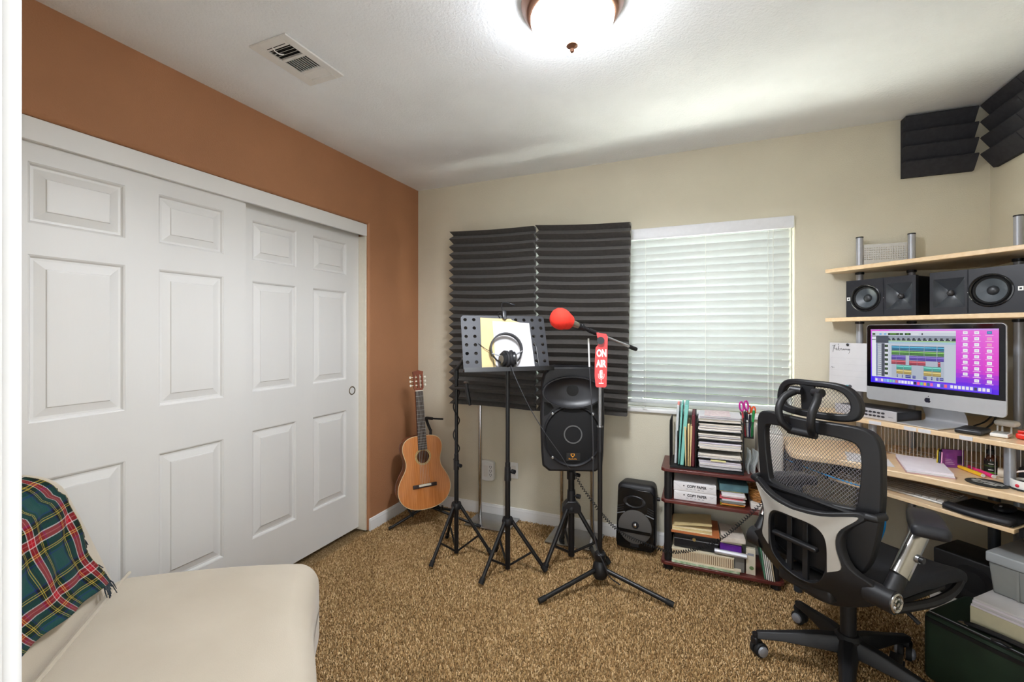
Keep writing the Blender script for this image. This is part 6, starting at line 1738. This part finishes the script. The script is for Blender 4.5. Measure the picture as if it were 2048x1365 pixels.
for k,(c,l) in enumerate(cards):
    o = MB().box(-0.0022,0.0022,-0.028,0.028,0,0.072-0.003*k).build('standing_card', mat('card_%d'%k, c, 0.6), None, bevel=0.0006)
    put(o, D(0.030+0.0075*k,0.520,ZD), (0,0.04,A45+0.35)); tag(o, l, 'card', 'cards propped by the rack')
o = dthing('purple_packet', 'purple printed packet propped against the wire rack', 'packet', 0.068, 0.505, ZD, 0.95)
MB().box(-0.030,0.046,-0.004,0.004,0.0,0.078).build('body', mat('purple_card', (146,72,160), 0.45, rgb2=(120,56,140), vscale=40), o, bevel=0.001)
b = MB()
for k in range(4): b.box(-0.022,0.012-0.004*k,-0.0046,-0.004,0.014+0.007*k,0.016+0.007*k)
b.build('print_lines', mat('pale_violet_print', (206,170,214), 0.6), o, smooth=0)
MB().box(0.022,0.038,-0.0046,-0.004,0.018,0.052).build('black_panel_print', mat('dark_violet_print', (60,36,70), 0.6), o, smooth=0)
def marker(label, rgb, p0, p1, r=0.0075):
    p0, p1 = Vector(p0), Vector(p1); o = thing('highlighter', label, 'highlighter', p0); d = p1-p0; u = d.normalized(); L = d.length
    m = mat('hl_%d_%d_%d' % rgb, rgb, 0.35)
    MB().cyl((0,0,0),u*L*0.70,r,seg=16).build('barrel', m, o); MB().cyl(u*L*0.70,u*L*0.97,r*1.08,seg=16).build('cap', m, o)
    MB().cyl(u*L*0.97,u*L,r*0.92,seg=16).build('end_plug', WHITEP, o); MB().sphere((0,0,0),r,12,8).build('tail', m, o)
marker('yellow highlighter on the desktop behind the round coaster', (240,190,40), (3.074,-0.414,ZD+0.0082), (3.098,-0.535,ZD+0.0082))
marker('pink highlighter beside the yellow one', (242,58,128), (3.112,-0.394,ZD+0.0082), (3.130,-0.535,ZD+0.0082))
bt = thing('dropper_bottle', 'amber dropper bottle with a black label and dropper cap', 'bottle', (3.152,-0.462,ZD))
MB().lathe([(0,0),(0.018,0),(0.0195,0.003),(0.0195,0.062),(0.016,0.072),(0.010,0.078),(0.010,0.084),(0,0.084)],seg=28).build('bottle', mat('amber_glass', (60,22,10), 0.1, coat=0.5), bt)
MB().lathe([(0.0198,0.008),(0.0199,0.009),(0.0199,0.056),(0.0198,0.057)],seg=28).build('label', mat('black_label', (24,30,24), 0.5), bt)
MB().lathe([(0.02005,0.008),(0.02005,0.0125)],seg=28).build('green_band', mat('lime_print', (120,170,60), 0.5), bt)
MB().lathe([(0.02005,0.034),(0.02005,0.040)],seg=28).build('green_band', mat('olive_print', (70,90,40), 0.5), bt)
for z, w_ in ((0.046,0.010),(0.022,0.010)):
    b = MB(); b.lathe([(0.02012,z-0.0015),(0.02012,z+0.0015)],seg=40); keep = [f_ for f_ in b.f if all(abs(math.atan2(b.v[i][1],b.v[i][0])-(-2.0)) < 0.5 for i in f_)]; b.f = keep; b.build('label_print', WPRINT, bt)
MB().lathe([(0,0.084),(0.0125,0.084),(0.0125,0.100),(0.009,0.103),(0.0085,0.118),(0.005,0.124),(0,0.125)],seg=20).build('dropper_cap', BLACK, bt)
o = thing('tape_roll', 'clear roll of tape on the desktop beside the dropper bottle', 'tape', (3.168,-0.505,ZD+0.0195), (0,0,-0.5))
rg = MB().ring([(0.0185*math.cos(2*PI*i/32),0.0185*math.sin(2*PI*i/32)) for i in range(32)], [(0.012*math.cos(2*PI*i/32),0.012*math.sin(2*PI*i/32)) for i in range(32)], -0.012, 0.012, lambda u,v,h:(h,u,v)).build('roll', mat('milky_tape', (222,212,196), 0.3, coat=0.3), o)
MB().box(-0.012,0.012,-0.040,-0.010,-0.0187,-0.0178).build('tail', MATS['milky_tape'], o)
cs = thing('coaster', 'round black coaster with worn white lettering on the desktop', 'coaster', (3.072,-0.618,ZD), (0,0,A45))
MB().lathe([(0,0),(0.060,0),(0.0615,0.0015),(0.060,0.003),(0,0.003)],seg=44).build('disc', mat('black_cork', (38,40,38), 0.7), cs)
b = MB()
for (x0,x1,y0,y1) in ((-0.042,0.036,0.022,0.028),(-0.046,-0.026,-0.004,0.016),(-0.022,-0.004,-0.006,0.018),(0.0,0.018,-0.004,0.016),(0.022,0.044,-0.006,0.016),(-0.034,-0.006,-0.028,-0.012),(-0.002,0.034,-0.026,-0.010)): b.box(x0,x1,y0,y1,0.0031,0.0034)
b.build('white_print', mat('worn_white_print', (206,208,204), 0.6, rgb2=(60,62,60), vscale=70), cs, smooth=0)
o = thing('white_headset', 'white ring shaped headset cup with a red dot at the desk edge', 'headset', (3.172,-0.655,ZD+0.0045), (0,0,A45+0.2))
MB().ring([(0.048*math.cos(2*PI*i/40),0.042*math.sin(2*PI*i/40)) for i in range(40)], [(0.040*math.cos(2*PI*i/40),0.034*math.sin(2*PI*i/40)) for i in range(40)], 0.0, 0.030).build('ring', WHITEP, o, bevel=0.002)
MB().ring([(0.040*math.cos(2*PI*i/40),0.034*math.sin(2*PI*i/40)) for i in range(40)], [(0.026*math.cos(2*PI*i/40),0.02*math.sin(2*PI*i/40)) for i in range(40)], 0.002, 0.022).build('ear_cushion', BLACKS, o, bevel=0.003)
MB().tube([(-0.046*math.cos(a),0.012+0.0*a,0.028+0.034*math.sin(a)) for a in [PI*i/16 for i in range(17)]],0.0035,8).build('band', mat('pale_rose_band', (232,214,208), 0.4), o)
MB().sphere((-0.024,-0.0375,0.012),0.006,12,8,(1,0.5,1)).build('red_dot', mat('crimson_dot', (206,30,60), 0.4), o)
MB().lathe([(0,-0.004),(0.050,-0.004),(0.052,-0.002),(0.050,-0.0003),(0,-0.0003)],seg=36).build('base_mat', mat('black_cork', (38,40,38), 0.7), o)
o = dthing('black_desk_box', 'small dark box behind the white headset', 'box', 0.305, 0.475, ZD, 0.1)
MB().rbox((0,0,0.027),(0.07,0.05,0.052),0.004,n=2).build('body', BLACK, o); MB().rbox((0,0,0.0555),(0.066,0.046,0.004),0.0018,n=2).build('lid', BLACKS, o)

# ------------------------------------------------------------------ keyboard tray things
kb = dthing('computer_keyboard', 'slim silver keyboard on the pull-out tray', 'keyboard', -0.075, 0.625, 0.6285)
MB().prism([(-0.215,-0.085),(0.215,-0.085),(0.215,0.085),(-0.215,0.085)], 0.0, 0.010, lambda u,v,h:(u,v,h*(1.0 if h < 0.001 else (0.9+0.6*(v+0.085)/0.17)))).build('body', mat('silver_key_deck', (196,194,190), 0.4, metal=0.3), kb, bevel=0.003)
b = MB()
for r_ in range(6):
    n = 17
    for k in range(n):
        x = -0.207+0.0245*k; y = -0.076+0.0258*r_; z = 0.0095+0.006*(y+0.085)/0.17
        if r_ == 0 and 4 <= k <= 8:
            if k == 4: b.box(x,x+0.0245*5-0.003,y,y+0.0215,z,z+0.005)
            continue
        b.box(x,x+0.0212,y,y+0.0222,z,z+0.005)
tag(b.build('keys', mat('grey_keycap', (176,170,162), 0.5), kb, smooth=0), kind='stuff')
o = dthing('wrist_pad', 'black mouse pad with a raised palm rest on the tray', 'mouse pad', 0.245, 0.63, 0.6285)
MB().rbox((0,0.0,0.004),(0.20,0.23,0.006),0.002,n=2).build('pad', RUBBER, o)
MB().rbox((0,-0.098,0.014),(0.20,0.05,0.024),0.012,n=4,fn=lambda q:(q[0],q[1]-0.02*(1-(q[0]/0.1)**2),q[2])).build('palm_rest', ARMB, o)
ms = dthing('computer_mouse', 'dark mouse on the black mouse pad', 'mouse', 0.27, 0.595, 0.6362)
MB().sphere((0,0,0.0135),0.03,20,12,(0.95,1.75,0.5)).build('shell', BLACKS, ms); MB().cyl((-0.003,-0.03,0.023),(0.003,-0.03,0.023),0.006,seg=12).build('wheel', GREYMETAL, ms)
o = MB().tube(smooth_path([dl(-0.60,0.74,0.655),dl(-0.30,0.80,0.645),dl(-0.05,0.90,0.67),dl(0.02,0.93,0.70),dl(0.045,0.935,0.64),dl(0.05,0.935,0.55),dl(0.03,0.93,0.48)],6),0.0035,6).build('blue_cable', mat('bright_blue_cable', (30,140,206), 0.4), None)
o.location = (W,0,0); tag(o, 'bright blue cable curving down behind the chair back', 'cable')
for pts_, lbl, m_ in (([dl(-0.392,0.365,0.92),dl(-0.388,0.368,1.1),dl(-0.392,0.368,1.38)], 'black cable running up the left shelf pole', RUBBER),
                      ([dl(0.10,0.40,0.918),dl(0.14,0.39,0.95),dl(0.17,0.37,1.02),dl(0.16,0.33,1.10)], 'black cable hanging behind the computer near its right end', RUBBER),
                      ([dl(0.15,0.43,0.918),dl(0.175,0.42,0.96),dl(0.18,0.40,1.04)], 'second black cable behind the computer, beside the drive', RUBBER)):
    o = MB().tube(smooth_path(pts_,6),0.0035,6).build('black_cable', m_, None); o.location = (W,0,0); tag(o, lbl, 'cable')
o = MB().tube(smooth_path([dl(0.02,0.42,0.60),dl(0.0,0.50,0.56),dl(-0.03,0.55,0.48),dl(-0.035,0.56,0.38)],6),0.003,6).build('pale_cable', mat('pale_grey_cable', (180,180,178), 0.5), None); o.location = (W,0,0); tag(o, 'pale grey cable looping under the keyboard tray', 'cable')

# ------------------------------------------------------------------ under the desk
sc = dthing('green_suitcase', 'dark green suitcase lying under the desk', 'suitcase', 0.46, 0.74, 0.002)
GREENF = mat('dark_green_canvas', (27,47,29), 0.65, rgb2=(21,39,24), vscale=12, bump=0.1, bscale=700)
MB().rbox((0,0,0.128),(0.62,0.30,0.256),0.022,n=4).build('body', GREENF, sc, smooth=60)
for z in (0.236,):
    MB().box(-0.30,0.30,-0.1535,-0.1475,z-0.010,z+0.004).build('zip_tape', BLACK, sc)
MB().box(-0.295,0.30,-0.146,-0.128,0.2555,0.2585).build('zip_tape', BLACK, sc)
MB().tube([(-0.295,-0.137,0.2592),(0.30,-0.137,0.2592)],0.0022,6).build('zipper', GREYMETAL, sc)
for x in (-0.11,-0.085):
    MB().obox((x,-0.135,0.264),(0.026,0.012,0.006),(0,0,0.5 if x < -0.1 else -0.4)).build('zip_pull', BLACKS, sc)
MB().tube(smooth_path([(-0.20,-0.108,0.2575),(-0.17,-0.108,0.266),(-0.06,-0.108,0.270),(0.03,-0.108,0.266),(0.06,-0.108,0.2575)],4),0.010,8).build('handle', BLACK, sc)
for x in (-0.205,0.065):
    MB().rbox((x,-0.108,0.2585),(0.03,0.024,0.005),0.002,n=2).build('handle_mount', CHROME, sc)
box = lambda name,label,cat,a0,a1,b0,b1,z0,z1,m,bev=0.003: tag(put(MB().box(-(a1-a0)/2,(a1-a0)/2,-(b1-b0)/2,(b1-b0)/2,0,z1-z0).build(name,m,None,bevel=bev), D((a0+a1)/2,(b0+b1)/2,z0),(0,0,A45)), label, cat)
box('cream_carton', 'cream carton standing on the green suitcase', 'carton', 0.262, 0.60, 0.62, 0.828, 0.2605, 0.326, mat('cream_carton_m', (206,200,170), 0.7, var=0.03))
ps = dthing('printer_paper', 'thick white paper stack on the cream carton', 'paper', 0.43, 0.72, 0.3265)
for k in range(4): MB().box(-0.165+0.002*k,0.165,-0.108+0.003*(k%2),0.10,0.008*k,0.008*k+0.0076).build('paper_block', PAPER if k % 2 else MATS['lilac_white_paper'], ps, bevel=0.001)
gb = dthing('grey_storage_bin', 'grey lidded storage bin on the paper stack under the desk', 'bin', 0.44, 0.595, 0.3585)
GB = mat('grey_bin_plastic', (134,136,134), 0.45, var=0.03)
v = []
for (s_, z) in ((0.94,0.0),(1.0,0.112)):
    v += [(-0.17*s_,-0.125*s_,z),(0.17*s_,-0.125*s_,z),(0.17*s_,0.125*s_,z),(-0.17*s_,0.125*s_,z)]
MB().add(v,[(3,2,1,0),(4,5,6,7),(0,1,5,4),(1,2,6,5),(2,3,7,6),(3,0,4,7)]).build('tub', GB, gb, bevel=0.006)
MB().rbox((0,0,0.132),(0.352,0.262,0.038),0.006,n=3).build('lid', mat('pale_grey_lid', (158,162,164), 0.4), gb)
MB().box(-0.095,-0.088,-0.1262,-0.120,0.004,0.112).build('tub_rib', GB, gb)
MB().rbox((0.05,0.0,0.153),(0.14,0.08,0.003),0.001,n=2).build('red_sticker', mat('red_label', (170,40,44), 0.5), gb)
box('white_carton', 'flat white carton on the carpet behind the suitcase', 'carton', 0.02, 0.30, 0.36, 0.56, 0.001, 0.20, mat('off_white_card', (226,220,214), 0.6))
bb = dthing('black_subwoofer', 'black box on the flat white carton under the desk', 'speaker', 0.16, 0.46, 0.2005)
MB().rbox((0,0,0.095),(0.26,0.19,0.188),0.008,n=3).build('cabinet', mat('matte_black_cabinet', (16,16,18), 0.55), bb)
MB().lathe([(0.07,0.0),(0.07,0.004),(0.06,0.004),(0.02,-0.006),(0,-0.004)],(0,-0.0955,0.095),(0,-1,0),seg=32).build('driver', BLACK, bb)
fp = dthing('foot_pedal', 'small grey metal foot pedal on the carpet by the suitcase', 'pedal', 0.085, 0.93, 0.001, 0.4)
MB().rbox((0,0,0.008),(0.05,0.09,0.014),0.004,n=2).build('base', BLACK, fp); MB().obox((0,-0.005,0.030),(0.040,0.075,0.007),(0.25,0,0)).build('treadle', STEEL, fp); MB().cyl((-0.018,0.028,0.014),(-0.018,0.028,0.038),0.004,seg=8).build('hinge', STEEL, fp)
